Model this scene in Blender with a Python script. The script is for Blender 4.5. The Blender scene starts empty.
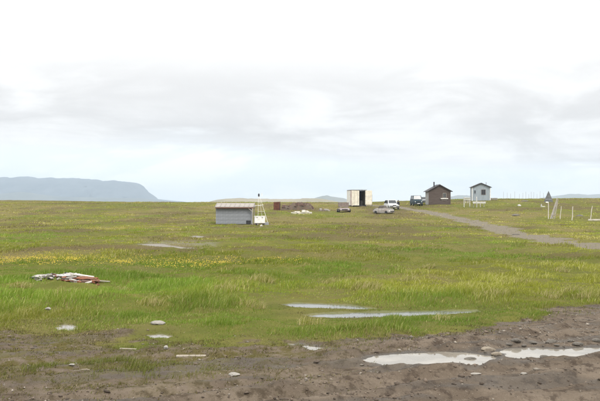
import bpy, bmesh, math, random
import numpy as np
from mathutils import Vector, Matrix

S = bpy.context.scene
COL = S.collection
rad = math.radians
random.seed(7)
RNG = np.random.default_rng(11)

# ------------------------------------------------------------------ camera
EYE = 1.70
F = 833.0            # focal length in pixels of the 600 px wide photograph
HOR = 202.5          # row of the true horizon
cam_d = bpy.data.cameras.new('camera')
cam_d.sensor_width = 36.0
cam_d.lens = 36.0 * F / 600.0
cam_d.shift_y = (HOR - 200.5) / 600.0
cam_d.clip_start = 0.1
cam_d.clip_end = 40000
cam = bpy.data.objects.new('camera', cam_d)
cam.location = (0, 0, EYE)
cam.rotation_euler = (rad(90), 0, 0)
COL.objects.link(cam)
S.camera = cam

# ------------------------------------------------------------------ sky
SUN_EL, SUN_AZ = rad(48), rad(150)      # azimuth clockwise from +Y (view direction)
W = bpy.data.worlds.new('World'); S.world = W; W.use_nodes = True
nt = W.node_tree; nt.nodes.clear()
def nd(t, typ, **kw):
    n = t.nodes.new(typ)
    for k, v in kw.items(): setattr(n, k, v)
    return n
def math_n(t, op, a, b=None, c=None, clamp=False):
    n = t.nodes.new('ShaderNodeMath'); n.operation = op; n.use_clamp = clamp
    for i, v in enumerate((a, b, c)):
        if v is None: continue
        if isinstance(v, (int, float)): n.inputs[i].default_value = v
        else: t.links.new(v, n.inputs[i])
    return n.outputs[0]
def mapr(t, v, a, b, c, d, typ='SMOOTHSTEP'):
    n = t.nodes.new('ShaderNodeMapRange'); n.interpolation_type = typ
    t.links.new(v, n.inputs[0])
    for i, x in enumerate((a, b, c, d)): n.inputs[i + 1].default_value = x
    return n.outputs[0]
def mixc(t, fac, a, b, blend='MIX'):
    n = t.nodes.new('ShaderNodeMix'); n.data_type = 'RGBA'; n.blend_type = blend
    for s, v in ((0, fac), (6, a), (7, b)):
        if isinstance(v, (int, float)): n.inputs[s].default_value = v
        elif isinstance(v, tuple): n.inputs[s].default_value = (*v, 1) if len(v) == 3 else v
        else: t.links.new(v, n.inputs[s])
    return n.outputs[2]
def noise_n(t, vec, scale, detail=5, rough=.55, dist=0.0):
    n = t.nodes.new('ShaderNodeTexNoise')
    n.inputs['Scale'].default_value = scale; n.inputs['Detail'].default_value = detail
    n.inputs['Roughness'].default_value = rough; n.inputs['Distortion'].default_value = dist
    if vec is not None: t.links.new(vec, n.inputs['Vector'])
    return n.outputs[0]

tc = nd(nt, 'ShaderNodeTexCoord')
sep = nd(nt, 'ShaderNodeSeparateXYZ'); nt.links.new(tc.outputs['Generated'], sep.inputs[0])
zc = math_n(nt, 'MAXIMUM', sep.outputs[2], 0.012)
def plane_vec(ox, oy, oz=0.0):           # where the ray meets a flat cloud deck
    px = math_n(nt, 'ADD', math_n(nt, 'DIVIDE', sep.outputs[0], zc), ox)
    py = math_n(nt, 'ADD', math_n(nt, 'DIVIDE', sep.outputs[1], zc), oy)
    c = nd(nt, 'ShaderNodeCombineXYZ'); nt.links.new(px, c.inputs[0]); nt.links.new(py, c.inputs[1]); c.inputs[2].default_value = oz
    return c.outputs[0]
sky = nd(nt, 'ShaderNodeTexSky'); sky.sky_type = 'NISHITA'; sky.sun_disc = False
sky.sun_elevation = SUN_EL; sky.sun_rotation = SUN_AZ; sky.dust_density = 3.0
bg_sky = nd(nt, 'ShaderNodeBackground'); nt.links.new(sky.outputs[0], bg_sky.inputs[0]); bg_sky.inputs[1].default_value = 0.10
# cloud deck: a broken far edge, thick and thin places
pv = plane_vec(3.0, 1.0)
n_big = noise_n(nt, pv, 0.10, 5, .55, .3)
n_mid = noise_n(nt, plane_vec(9, 4, 2.0), 0.30, 6, .6, .4)
mpf = nd(nt, 'ShaderNodeMapping'); mpf.inputs['Scale'].default_value = (1, 1, 3.2); mpf.inputs['Location'].default_value = (.37, .11, .05)
nt.links.new(tc.outputs['Generated'], mpf.inputs[0])
puff = noise_n(nt, mpf.outputs[0], 7.0, 8, .58, .6)          # billows seen from the side
sp2 = nd(nt, 'ShaderNodeSeparateXYZ'); nt.links.new(plane_vec(0, 0), sp2.inputs[0])
front = math_n(nt, 'SUBTRACT', sp2.outputs[1], math_n(nt, 'MULTIPLY', sp2.outputs[0], .80))
wob = math_n(nt, 'ADD', math_n(nt, 'MULTIPLY', math_n(nt, 'SUBTRACT', n_big, .5), 16.0), math_n(nt, 'MULTIPLY', math_n(nt, 'SUBTRACT', n_mid, .5), 6.0))
wob = math_n(nt, 'ADD', wob, math_n(nt, 'MULTIPLY', math_n(nt, 'SUBTRACT', puff, .5), 16.0))
front = math_n(nt, 'ADD', front, wob)
deck = mapr(nt, front, 14.5, 21.0, 1.0, 0.0)
thick = mapr(nt, math_n(nt, 'ADD', math_n(nt, 'MULTIPLY', puff, .6), math_n(nt, 'ADD', math_n(nt, 'MULTIPLY', n_mid, .2), math_n(nt, 'MULTIPLY', n_big, .2))), .36, .60, 0.30, 1)
el = math_n(nt, 'ADD', sep.outputs[2], math_n(nt, 'MULTIPLY', math_n(nt, 'SUBTRACT', puff, .5), .22))
far_base = mapr(nt, el, .09, .23, 1.0, 0.0)
shade = math_n(nt, 'MULTIPLY', thick, mapr(nt, far_base, 0, 1, .42, 1.0, 'LINEAR'))
white = mixc(nt, mapr(nt, sep.outputs[2], .07, .62, 0, 1), (.60, .60, .595), (1.32, 1.32, 1.30))   # an overcast sky is brightest overhead
ccol = mixc(nt, shade, white, (.378, .374, .374))
veil = mixc(nt, mapr(nt, sep.outputs[2], 0.0, .12, 0, 1), (.55, .585, .615), (.53, .58, .62))   # thin high cloud under the deck edge
veil = mixc(nt, mapr(nt, puff, .44, .60, 0, .8), veil, (.66, .665, .67))      # broken low cloud in it
bg_veil = nd(nt, 'ShaderNodeBackground'); nt.links.new(veil, bg_veil.inputs[0])
bg_c = nd(nt, 'ShaderNodeBackground'); nt.links.new(ccol, bg_c.inputs[0])
m1 = nd(nt, 'ShaderNodeMixShader'); m1.inputs[0].default_value = .85
nt.links.new(bg_sky.outputs[0], m1.inputs[1]); nt.links.new(bg_veil.outputs[0], m1.inputs[2])
m2 = nd(nt, 'ShaderNodeMixShader'); nt.links.new(deck, m2.inputs[0])
nt.links.new(m1.outputs[0], m2.inputs[1]); nt.links.new(bg_c.outputs[0], m2.inputs[2])
wo = nd(nt, 'ShaderNodeOutputWorld'); nt.links.new(m2.outputs[0], wo.inputs[0])

# ------------------------------------------------------------------ sun behind cloud
sd = bpy.data.lights.new('sun', 'SUN'); sd.energy = 1.3; sd.angle = rad(22); sd.color = (1, .965, .91)
so = bpy.data.objects.new('sun', sd); COL.objects.link(so)
sdir = Vector((math.sin(SUN_AZ) * math.cos(SUN_EL), math.cos(SUN_AZ) * math.cos(SUN_EL), math.sin(SUN_EL)))
so.rotation_euler = sdir.to_track_quat('Z', 'Y').to_euler(); so.location = (0, -20, 40)

S.view_settings.view_transform = 'Standard'
S.view_settings.look = 'None'
S.view_settings.exposure = 1.02
S.view_settings.gamma = 1.0
S.view_settings.use_curve_mapping = False
S.render.engine = 'CYCLES'
S.cycles.max_bounces = 6
S.cycles.volume_bounces = 0
S.cycles.transparent_max_bounces = 12

# ------------------------------------------------------------------ helpers
def tag(o, label=None, cat=None, group=None, kind=None):
    if label: o['label'] = label
    if cat: o['category'] = cat
    if group: o['group'] = group
    if kind: o['kind'] = kind
    return o
def empty(name, loc, rz=0.0, label=None, cat=None, group=None):
    o = bpy.data.objects.new(name, None); COL.objects.link(o)
    o.location = loc; o.rotation_euler = (0, 0, rz); o.empty_display_size = .2
    return tag(o, label, cat, group)

class MB:
    def __init__(self): self.v = []; self.f = []
    def poly(self, vs, fs):
        b = len(self.v); self.v += [tuple(p) for p in vs]; self.f += [tuple(b + i for i in f) for f in fs]; return self
    def box(self, c, s, M=None):
        x, y, z = (k / 2 for k in s)
        vs = [Vector((sx * x, sy * y, sz * z)) for sz in (-1, 1) for sy in (-1, 1) for sx in (-1, 1)]
        if M is not None: vs = [M @ p for p in vs]
        c = Vector(c)
        return self.poly([p + c for p in vs], [(0, 2, 3, 1), (4, 5, 7, 6), (0, 1, 5, 4), (2, 6, 7, 3), (0, 4, 6, 2), (1, 3, 7, 5)])
    def tube(self, a, b, r0, r1=None, n=8):
        r1 = r0 if r1 is None else r1
        a = Vector(a); b = Vector(b); d = (b - a).normalized()
        u = d.orthogonal().normalized(); w = d.cross(u)
        vs = []
        for p, r in ((a, r0), (b, r1)):
            for i in range(n):
                t = 2 * math.pi * i / n
                vs.append(p + r * (math.cos(t) * u + math.sin(t) * w))
        fs = [(i, (i + 1) % n, n + (i + 1) % n, n + i) for i in range(n)] + [tuple(range(n - 1, -1, -1)), tuple(range(n, 2 * n))]
        return self.poly(vs, fs)
    def bar(self, a, b, w, h=None):
        h = w if h is None else h
        a = Vector(a); b = Vector(b); d = b - a
        M = d.to_track_quat('X', 'Z').to_matrix()
        return self.box((a + b) / 2, (d.length, w, h), M)
    def prism(self, prof, y0, y1, axis='y'):      # prof: list of (x, z), extruded in y
        n = len(prof)
        if axis == 'y': vs = [(x, y0, z) for x, z in prof] + [(x, y1, z) for x, z in prof]
        else: vs = [(y0, x, z) for x, z in prof] + [(y1, x, z) for x, z in prof]
        fs = [tuple(range(n)), tuple(range(2 * n - 1, n - 1, -1))] + [(i, n + i, n + (i + 1) % n, (i + 1) % n) for i in range(n)]
        return self.poly(vs, fs)
    def build(self, name, m, parent=None, bevel=0.0, smooth=False, loc=None, rz=None, seg=2):
        me = bpy.data.meshes.new(name); me.from_pydata(self.v, [], self.f)
        bm = bmesh.new(); bm.from_mesh(me); bmesh.ops.recalc_face_normals(bm, faces=bm.faces[:])
        if bevel:
            bmesh.ops.bevel(bm, geom=bm.edges[:], offset=bevel, segments=seg, affect='EDGES', profile=.6, clamp_overlap=True)
        bm.to_mesh(me); bm.free()
        if smooth: me.polygons.foreach_set('use_smooth', [True] * len(me.polygons))
        me.materials.append(m)
        o = bpy.data.objects.new(name, me); COL.objects.link(o)
        if parent is not None: o.parent = parent
        if loc is not None: o.location = loc
        if rz is not None: o.rotation_euler = (0, 0, rz)
        return o

def copy_tree(o, parent=None):
    c = o.copy(); COL.objects.link(c); c.parent = parent
    for ch in list(o.children): copy_tree(ch, c)
    return c

MATS = {}
def mat(name, col, rough=.8, var=.25, scale=3.0, col2=None, bump=.0, bscale=20., metal=0.0, spec=.3, stretch=None):
    """principled with uneven colour and fine relief"""
    if name in MATS: return MATS[name]
    m = bpy.data.materials.new(name); m.use_nodes = True; MATS[name] = m
    t = m.node_tree; b = t.nodes['Principled BSDF']
    tcn = nd(t, 'ShaderNodeTexCoord'); vec = tcn.outputs['Object']
    if stretch:
        mp = nd(t, 'ShaderNodeMapping'); mp.inputs['Scale'].default_value = stretch
        t.links.new(vec, mp.inputs[0]); vec = mp.outputs[0]
    n = noise_n(t, vec, scale, 6, .62)
    c2 = col2 if col2 else tuple(k * (1 - var) for k in col)
    fac = mapr(t, n, .38, .66, 0, 1)
    c = mixc(t, fac, col, c2)
    n2 = noise_n(t, vec, scale * 6.3, 4, .6)
    c = mixc(t, .35, c, mixc(t, mapr(t, n2, .3, .7, 0, 1), (.75, .75, .75), (1.2, 1.2, 1.2)), 'MULTIPLY')
    t.links.new(c, b.inputs['Base Color'])
    b.inputs['Roughness'].default_value = rough; b.inputs['Metallic'].default_value = metal
    b.inputs['Specular IOR Level'].default_value = spec
    if bump:
        bp = nd(t, 'ShaderNodeBump'); bp.inputs['Strength'].default_value = bump; bp.inputs['Distance'].default_value = .02
        t.links.new(noise_n(t, vec, bscale, 5, .6), bp.inputs['Height']); t.links.new(bp.outputs[0], b.inputs['Normal'])
    return m

ORD = ['first', 'second', 'third', 'fourth', 'fifth', 'sixth', 'seventh', 'eighth', 'ninth', 'tenth', 'eleventh', 'twelfth', 'thirteenth', 'last']
# ---- numpy noise
def vnoise(x, y, seed=0):
    xi = np.floor(x).astype(np.int64); yi = np.floor(y).astype(np.int64)
    fx = x - xi; fy = y - yi
    fx = fx * fx * fx * (fx * (fx * 6 - 15) + 10); fy = fy * fy * fy * (fy * (fy * 6 - 15) + 10)
    def h(a, b):
        n = (a * 374761393 + b * 668265263 + seed * 974711) & 0x7fffffff
        n = ((n ^ (n >> 13)) * 1274126177) & 0x7fffffff
        n = (n ^ (n >> 16)) & 0xffff
        return n / 65535.0
    a = h(xi, yi); b = h(xi + 1, yi); c = h(xi, yi + 1); d = h(xi + 1, yi + 1)
    return (a * (1 - fx) + b * fx) * (1 - fy) + (c * (1 - fx) + d * fx) * fy
def fbm(x, y, seed=0, octv=4, gain=.5):
    s = 0; a = 1; tot = 0
    for i in range(octv):
        s = s + a * vnoise(x * 2 ** i + 17.3 * i, y * 2 ** i - 9.1 * i, seed + i); tot += a; a *= gain
    return s / tot
def sst(a, b, x):
    t = np.clip((x - a) / (b - a), 0, 1); return t * t * (3 - 2 * t)

# ------------------------------------------------------------------ lie of the land
_pd = np.array([-60, 0, 8, 11, 13, 16, 25, 40, 70, 100, 118, 130, 150, 165, 185, 230, 400, 700, 2000, 20000.])
_pz = np.array([0, 0, 0, -.02, -.15, -.2, -.35, -.55, -.85, -.85, -.5, -.15, .5, 1.15, 1.55, 1.6, 1.3, -2, -15, -15.])
_gd = np.linspace(math.log(1), math.log(20100), 6000)
_gz = np.interp(np.exp(_gd) - 0.0, _pd, _pz)
_k = np.exp(-.5 * (np.arange(-60, 61) / 22.) ** 2); _k /= _k.sum()
_gz = np.convolve(np.pad(_gz, 60, mode='edge'), _k, 'valid')
def zland(x, y):
    x = np.asarray(x, float); y = np.asarray(y, float)
    z = np.interp(np.log(np.clip(y, 1, 20000)), _gd, _gz)
    z = z + 1.0 * sst(15, 50, x) * sst(110, 205, y) * (1 - sst(270, 520, y))
    z = z + 1.3 * sst(20, 150, -x) * sst(170, 330, y) * (1 - sst(420, 800, y))
    return z
def ground_pt(px, py, zf=zland):
    """point on the land seen along pixel (px, py) of the photograph"""
    u = (px - 300) / F; v = (HOR - py) / F
    d = np.exp(np.linspace(math.log(4), math.log(900), 6000))
    dz = EYE + v * d - zf(u * d, d)
    i = np.argmax(dz <= 0)
    if dz[i] > 0: i = len(d) - 1
    d0, d1 = d[i - 1], d[i]; a, b = dz[i - 1], dz[i]
    dd = d0 + (d1 - d0) * (a / (a - b))
    return u * dd, dd

def sdf_poly(P, x, y):
    P = np.asarray(P); n = len(P)
    best = np.full(x.shape, 1e9); ins = np.zeros(x.shape, bool)
    for i in range(n):
        a = P[i]; b = P[(i + 1) % n]; e = b - a
        t = np.clip(((x - a[0]) * e[0] + (y - a[1]) * e[1]) / (e @ e), 0, 1)
        best = np.minimum(best, np.hypot(x - a[0] - t * e[0], y - a[1] - t * e[1]))
        cond = ((a[1] > y) != (b[1] > y)) & (x < (b[0] - a[0]) * (y - a[1]) / (b[1] - a[1] + 1e-12) + a[0])
        ins ^= cond
    return np.where(ins, -best, best)
def dist_line(P, x, y):
    best = np.full(x.shape, 1e9); side = np.zeros(x.shape)
    for a, b in zip(P[:-1], P[1:]):
        a = np.asarray(a); b = np.asarray(b); e = b - a
        t = np.clip(((x - a[0]) * e[0] + (y - a[1]) * e[1]) / (e @ e), 0, 1)
        dx = x - a[0] - t * e[0]; dy = y - a[1] - t * e[1]; d = np.hypot(dx, dy)
        s = np.sign(e[0] * dy - e[1] * dx); side = np.where(d < best, s, side); best = np.minimum(best, d)
    return best, side

PX = lambda pts: np.array([ground_pt(a, b) for a, b in pts])
POOLS = {   # outline traced as ground points: (name, label, outline, shore slope)
 'puddle': (PX([(362,358),(374,354),(396,352),(410,351),(440,350.5),(470,351.5),(496,354),(493,359.5),(478,363),(462,361.5),(445,361),(430,363.5),(408,363),(385,361.5)]), .16),
 'puddle_b': (PX([(498,349.5),(510,346.5),(535,346),(560,347.5),(600,345.5),(640,344),(650,349),(605,351),(575,355),(556,354),(530,356.5),(508,354)]), .16),
 'puddle_c': (PX([(283,341.5),(300,340.5),(316,343.5),(332,346),(338,349),(326,349),(312,346.5),(296,345)]), .20),
 'puddle_d': (PX([(55,324),(68,322.5),(80,325),(72,328),(58,327.5)]), .2),
 'puddle_e': (PX([(146,333),(160,331),(176,333),(168,335.5),(152,336)]), .2),
 'pool_a': (PX([(283,303.6),(296,302.4),(320,303),(345,304),(362,305.6),(377,308.4),(352,308),(325,307),(298,306.6)]), .25),
 'pool_b': (PX([(306,314.2),(322,312.4),(360,311.6),(400,310.8),(445,310),(474,310),(478,311.6),(450,313),(420,314.4),(380,315.6),(345,316.4),(318,316)]), .25),
 'marsh_a': (PX([(133,244.6),(150,243.8),(166,244),(172,245.2),(188,247),(206,247.4),(203,248.8),(184,248.6),(166,246.8),(150,246)]), .2),
 'marsh_b': (PX([(186,236.2),(196,235.6),(206,236.4),(199,237.4)]), .2),
}
LEVEL = {k: float(zland(p[:, 0], p[:, 1]).mean()) - .025 for k, (p, s) in POOLS.items()}
for k_ in ('puddle_d', 'puddle_e', 'puddle_c'): LEVEL[k_] -= .012
SHRINK = {'marsh_a': .16, 'marsh_b': .05, 'puddle_d': .045, 'puddle_e': .045}     # water standing lower than its basin's rim
TRACK = PX([(760,268),(690,259.5),(640,253.5),(600,247.6),(560,241.5),(520,234),(498,228.4),(476,222.6),(455,217.6),(436,213.4),(418,210.2),(402,208.2),(390,207.0)])
TRACK = np.vstack([TRACK, [(14.5, 163), (10, 172), (4, 190)]])
MUD_EDGE = PX([(-700,318),(-300,322),(-60,322),(0,326),(60,332),(120,340),(180,345),(240,346),(290,344),(340,341),(400,338),(440,334),(470,329.5),(500,324),(530,318.5),(560,313),(600,307.5),(680,297),(900,280)])
RUTS = [PX([(60,401),(150,396),(230,388),(300,378),(350,368),(385,363),(470,368)]), PX([(120,420),(220,404),(330,392),(420,379),(520,370),(640,360)]),
        PX([(330,420),(450,398),(560,383),(680,370)]), PX([(340,352),(420,347),(500,340),(560,331),(620,322),(700,312)])]

def edge_y(x):                      # the mud's far edge as y(x)
    return np.interp(x, MUD_EDGE[:, 0], MUD_EDGE[:, 1])
def road_axes(x, y):                # along and across the wheel tracks, which bend with the road
    a = rad(17); return x * math.cos(a) + y * math.sin(a), -x * math.sin(a) + y * math.cos(a)
def masks(x, y):
    wob = (fbm(x * .9, y * .9, 31, 4) - .5) * 2.6 + (fbm(x * 4, y * 4, 32, 4, .65) - .5) * 1.5
    e = edge_y(x)
    left = sst(1.0, -2.2, x)        # the left edge is a wide ragged zone of moss and mud
    mud = 1 - sst(-.35 - 1.2 * left, .45 + .3 * left, y - e + wob * (.5 + .8 * left))
    dt, side = dist_line(TRACK, x, y)
    tw = 1.4 + .5 * (fbm(x * .15, y * .15, 33, 3) - .5) * 2
    track = 1 - sst(tw - .5, tw + .5, dt + (fbm(x * .5, y * .5, 34, 4) - .5) * 2.2)
    return mud, track, dt
def z_full(x, y):
    x = np.asarray(x, float); y = np.asarray(y, float)
    z = zland(x, y)
    mud, track, dt = masks(x, y)
    g = 1 - np.maximum(mud, track)
    far = sst(20, 90, y)
    z = z + (fbm(x / 14, y / 14, 1, 3) - .5) * .30 * sst(14, 40, y) * (1 - .75 * track)
    z = z + (fbm(x / 26, y / 34, 3, 3) - .5) * .5 * sst(125, 190, y) * (1 - sst(500, 900, y))
    z = z + (fbm(x / 2.0, y / 2.0, 5, 3) - .5) * .30 * g * (.5 + .5 * sst(11.5, 15, y))
    z = z + np.clip(fbm(x / .55, y / .55, 8, 2) - .5, 0, 1) * .22 * g * (1 - .5 * far)
    z = z + (fbm(x / .6, y / .32, 12, 4, .6) - .5) * .085 * mud + (fbm(x / .11, y / .08, 14, 2, .6) - .5) * .03 * mud
    al, ac = road_axes(x, y)
    z = z + (fbm(al * .55, ac * 5.5, 15, 4, .55) - .5) * .085 * mud
    z = z - .06 * track * (1 - sst(.9, 1.6, dt))
    for i, r in enumerate(RUTS):
        d, s = dist_line(r, x, y)
        d = d + (fbm(x * 2, y * 2, 50 + i, 3) - .5) * .18
        z = z + mud * (-.07 * np.exp(-(d / .11) ** 2) + .04 * np.exp(-((d - .24) / .10) ** 2))
    best = np.full(x.shape, 9.); lev = np.zeros(x.shape); rag = np.zeros(x.shape); slo = np.ones(x.shape)
    for k, (P, sl) in POOLS.items():
        lo = P.min(0) - 1.6; hi = P.max(0) + 1.6
        m = (x > lo[0]) & (x < hi[0]) & (y > lo[1]) & (y < hi[1])
        if not m.any(): continue
        q = sdf_poly(P, x[m], y[m]) + SHRINK.get(k, 0.); u = q < best[m]; idx = np.flatnonzero(m)[u]
        best[idx] = q[u]; lev[idx] = LEVEL[k]; slo[idx] = sl; rag[idx] = k in ('puddle_c', 'puddle_d', 'puddle_e')
    m = best < 1.5
    if m.any():
        xs, ys, q = x[m], y[m], best[m]
        q = q + (fbm(xs * 3, ys * 3, 61, 3) - .5) * .16 + rag[m] * (fbm(xs * 6, ys * 9, 67, 3) - .42) * .34 + (fbm(xs * 11, ys * 11, 63, 2) - .5) * .07
        tgt = lev[m] + np.clip(q * slo[m], -.07, .03) + np.maximum(z[m] - zland(xs, ys), -.02) * np.where(mud[m] > .5, sst(.02, .2, q), sst(.3, 1.4, q))
        w = 1 - sst(.4, 1.4, q)
        z[m] = z[m] * (1 - w) + tgt * w
    return z
def water_sd(x, y):
    out = np.full(x.shape, 9.)
    for k, (P, sl) in POOLS.items():
        lo = P.min(0) - 1.6; hi = P.max(0) + 1.6
        m = (x > lo[0]) & (x < hi[0]) & (y > lo[1]) & (y < hi[1])
        if m.any(): out[m] = np.minimum(out[m], sdf_poly(P, x[m], y[m]) + SHRINK.get(k, 0.) + (.05 if k in ('puddle_c', 'puddle_d', 'puddle_e') else 0.))
    return out
def zg(x, y): return float(z_full(np.array([x]), np.array([y]))[0])
def spot(px, d, dz=0.0):            # stands on the land at distance d on the bearing of column px
    x = (px - 300) / F * d
    return Vector((x, d, zg(x, d) + dz))
def spot_xy(px, py, dz=0.0):        # lies on the land where the row says
    x, y = ground_pt(px, py)
    return Vector((x, y, zg(x, y) + dz))

# colour zones shared by soil and grass
def zones(x, y):
    n1 = fbm(x / 9, y / 22, 71, 4); n2 = fbm(x / 2.5, y / 7, 75, 4); n3 = fbm(x / 30, y / 40, 79, 3)
    dry = sst(.47, .66, n1 * .55 + n2 * .45 + .04 * sst(40, 120, y))
    # a brown worn band crossing the marsh, and the red-brown band right of it
    band = np.exp(-((y - 40 - .05 * x - 3 * (n3 - .5)) / 3.2) ** 2) * sst(8, -4, x)
    bandr = np.exp(-((y - 33 + 5 * (n3 - .5)) / 2.6) ** 2) * sst(2.5, 6, x)
    brown = np.clip(np.maximum(sst(.40, .56, n2) * band * 1.3, sst(.42, .6, n2) * bandr) + sst(.50, .60, fbm(x / 7, y / 12, 83, 5, .6)) * sst(32, 60, y) * .95, 0, 1)
    wet = np.exp(-((y - 48) / 6) ** 2) * sst(.5, .65, n1) * sst(0, -5, x)
    return dry, brown, wet

def add_attr(me, name, arr, dom='POINT', typ='FLOAT'):
    a = me.attributes.new(name, typ, dom)
    a.data.foreach_set('color' if typ == 'FLOAT_COLOR' else 'value', np.ascontiguousarray(arr, dtype=np.float32).ravel())
def np_mesh(name, V, Fc, m, k):
    me = bpy.data.meshes.new(name)
    V = np.ascontiguousarray(V, np.float32); Fc = np.ascontiguousarray(Fc, np.int32)
    me.vertices.add(len(V)); me.vertices.foreach_set('co', V.ravel())
    nf = len(Fc); me.loops.add(nf * k); me.loops.foreach_set('vertex_index', Fc.ravel())
    me.polygons.add(nf); me.polygons.foreach_set('loop_start', np.arange(0, nf * k, k, dtype=np.int32))
    me.update(calc_edges=True); me.materials.append(m)
    o = bpy.data.objects.new(name, me); COL.objects.link(o)
    return o

# ------------------------------------------------------------------ ground
def ground_material():
    m = bpy.data.materials.new('tundra_soil'); m.use_nodes = True; t = m.node_tree; b = t.nodes['Principled BSDF']
    P = nd(t, 'ShaderNodeNewGeometry').outputs['Position']
    at = lambda n: nd(t, 'ShaderNodeAttribute', attribute_name=n).outputs['Fac']
    mud, trk, dry, brn, wet = at('mud'), at('track'), at('dry'), at('brown'), at('wet')
    nA = noise_n(t, P, 1.3, 6, .62); nB = noise_n(t, P, 7.0, 6, .65); nC = noise_n(t, P, 38., 4, .6); nD = noise_n(t, P, .22, 5, .6)
    green = mixc(t, mapr(t, nA, .35, .65, 0, 1), (.088, .098, .019), (.128, .122, .030))
    green = mixc(t, mapr(t, nD, .42, .62, 0, .6), green, (.105, .090, .034))
    green = mixc(t, math_n(t, 'MULTIPLY', dry, .75), green, (.15, .12, .05))
    green = mixc(t, math_n(t, 'MULTIPLY', brn, .75), green, mixc(t, nB, (.072, .054, .028), (.115, .086, .043)))
    mudc = mixc(t, mapr(t, nA, .32, .68, 0, 1), (.104, .080, .059), (.168, .134, .102))
    mudc = mixc(t, mapr(t, nB, .48, .64, 0, .85), mudc, (.055, .041, .031))
    mudc = mixc(t, mapr(t, nC, .60, .72, 0, .6), mudc, (.25, .21, .165))
    mudc = mixc(t, wet, mudc, (.055, .046, .037))
    moss = math_n(t, 'MULTIPLY', at('moss'), mapr(t, math_n(t, 'ADD', math_n(t, 'MULTIPLY', nB, .6), math_n(t, 'MULTIPLY', nA, .4)), .44, .56, 0, 1))
    mudc = mixc(t, moss, mudc, mixc(t, nC, (.070, .066, .020), (.115, .088, .036)))
    trc = mixc(t, mapr(t, nB, .35, .65, 0, 1), (.195, .168, .127), (.135, .118, .085))
    fm = mapr(t, math_n(t, 'ADD', mud, math_n(t, 'MULTIPLY', math_n(t, 'SUBTRACT', nB, .5), .9)), .38, .62, 0, 1)
    ft = mapr(t, math_n(t, 'ADD', trk, math_n(t, 'MULTIPLY', math_n(t, 'SUBTRACT', nA, .5), .7)), .38, .62, 0, 1)
    c = mixc(t, ft, mixc(t, fm, green, mudc), trc)
    t.links.new(c, b.inputs['Base Color'])
    r = mapr(t, math_n(t, 'ADD', wet, math_n(t, 'MULTIPLY', math_n(t, 'SUBTRACT', nB, .5), .5)), .1, .8, .90, .50)
    t.links.new(r, b.inputs['Roughness']); t.links.new(mapr(t, wet, .2, .9, .04, .20), b.inputs['Specular IOR Level'])
    h = math_n(t, 'ADD', math_n(t, 'MULTIPLY', nB, .5), math_n(t, 'ADD', math_n(t, 'MULTIPLY', nC, .38), math_n(t, 'MULTIPLY', noise_n(t, P, 110., 3, .6), .16)))
    bp = nd(t, 'ShaderNodeBump'); bp.inputs['Strength'].default_value = .9; bp.inputs['Distance'].default_value = .06
    t.links.new(h, bp.inputs['Height']); t.links.new(bp.outputs[0], b.inputs['Normal'])
    return m
GROUND_MAT = ground_material()

rows = np.concatenate([np.linspace(-36, 5, 30)[:-1], np.exp(np.arange(math.log(5), math.log(60), .006)),
                       np.exp(np.arange(math.log(60), math.log(420), .013)), np.exp(np.arange(math.log(420), math.log(9500), .05))])
ss = np.linspace(-4.7, 4.7, 540)
ts = .05 * np.sinh(ss)
Xg = ts[None, :] * (rows[:, None] + 40); Yg = np.repeat(rows[:, None], len(ts), 1)
gx, gy = Xg.ravel(), Yg.ravel()
Zg = z_full(gx, gy)
nr, nc = len(rows), len(ts)
ii = (np.arange(nr - 1)[:, None] * nc + np.arange(nc - 1)[None, :]).ravel()
Fg = np.stack([ii, ii + 1, ii + 1 + nc, ii + nc], 1)
ground = np_mesh('ground', np.stack([gx, gy, Zg], 1), Fg, GROUND_MAT, 4)
ground.data.polygons.foreach_set('use_smooth', [True] * len(ground.data.polygons))
mud_, trk_, dt_ = masks(gx, gy)
dry_, brn_, wet_ = zones(gx, gy)
wsd = water_sd(gx, gy)
wet_mud = np.clip(np.exp(-(np.clip(wsd, 0, 9) / .07) ** 2) + sst(.50, .66, fbm(road_axes(gx, gy)[0] * .5, road_axes(gx, gy)[1] * 4.5, 91, 4)) * .55 * mud_, 0, 1)
moss_ = mud_ * np.clip(sst(1.0, -2.0, gx) * sst(6.6, 9.0, gy) + sst(8.6, 10.2, gy) * .7 * sst(1.5, -.2, gx), 0, 1)
for n_, a_ in (('mud', mud_), ('track', trk_), ('dry', dry_), ('brown', brn_), ('wet', np.maximum(wet_mud, wet_ * .7)), ('moss', moss_)):
    add_attr(ground.data, n_, a_)
tag(ground, 'rolling green tundra with a muddy foreground and a gravel track', 'ground', kind='structure')

# ------------------------------------------------------------------ water
def water_material(name, col, ripple, rscale):
    m = bpy.data.materials.new(name); m.use_nodes = True; t = m.node_tree; b = t.nodes['Principled BSDF']
    P = nd(t, 'ShaderNodeNewGeometry').outputs['Position']
    c = mixc(t, mapr(t, noise_n(t, P, 2.2, 5, .6), .35, .65, 0, 1), col, tuple(k * .7 for k in col))
    t.links.new(c, b.inputs['Base Color'])
    b.inputs['Roughness'].default_value = .06; b.inputs['IOR'].default_value = 1.33; b.inputs['Specular IOR Level'].default_value = .5
    bp = nd(t, 'ShaderNodeBump'); bp.inputs['Strength'].default_value = ripple; bp.inputs['Distance'].default_value = .01
    t.links.new(noise_n(t, P, rscale, 3, .5), bp.inputs['Height']); t.links.new(bp.outputs[0], b.inputs['Normal'])
    return m
M_PUD = water_material('muddy_water', (.26, .235, .195), .08, 9.)
M_MARSH = water_material('marsh_water', (.15, .125, .09), .5, 9.); M_MARSH.node_tree.nodes['Principled BSDF'].inputs['Roughness'].default_value = .45
M_POOL = water_material('pool_water', (.12, .125, .11), .22, 14.)
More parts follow.
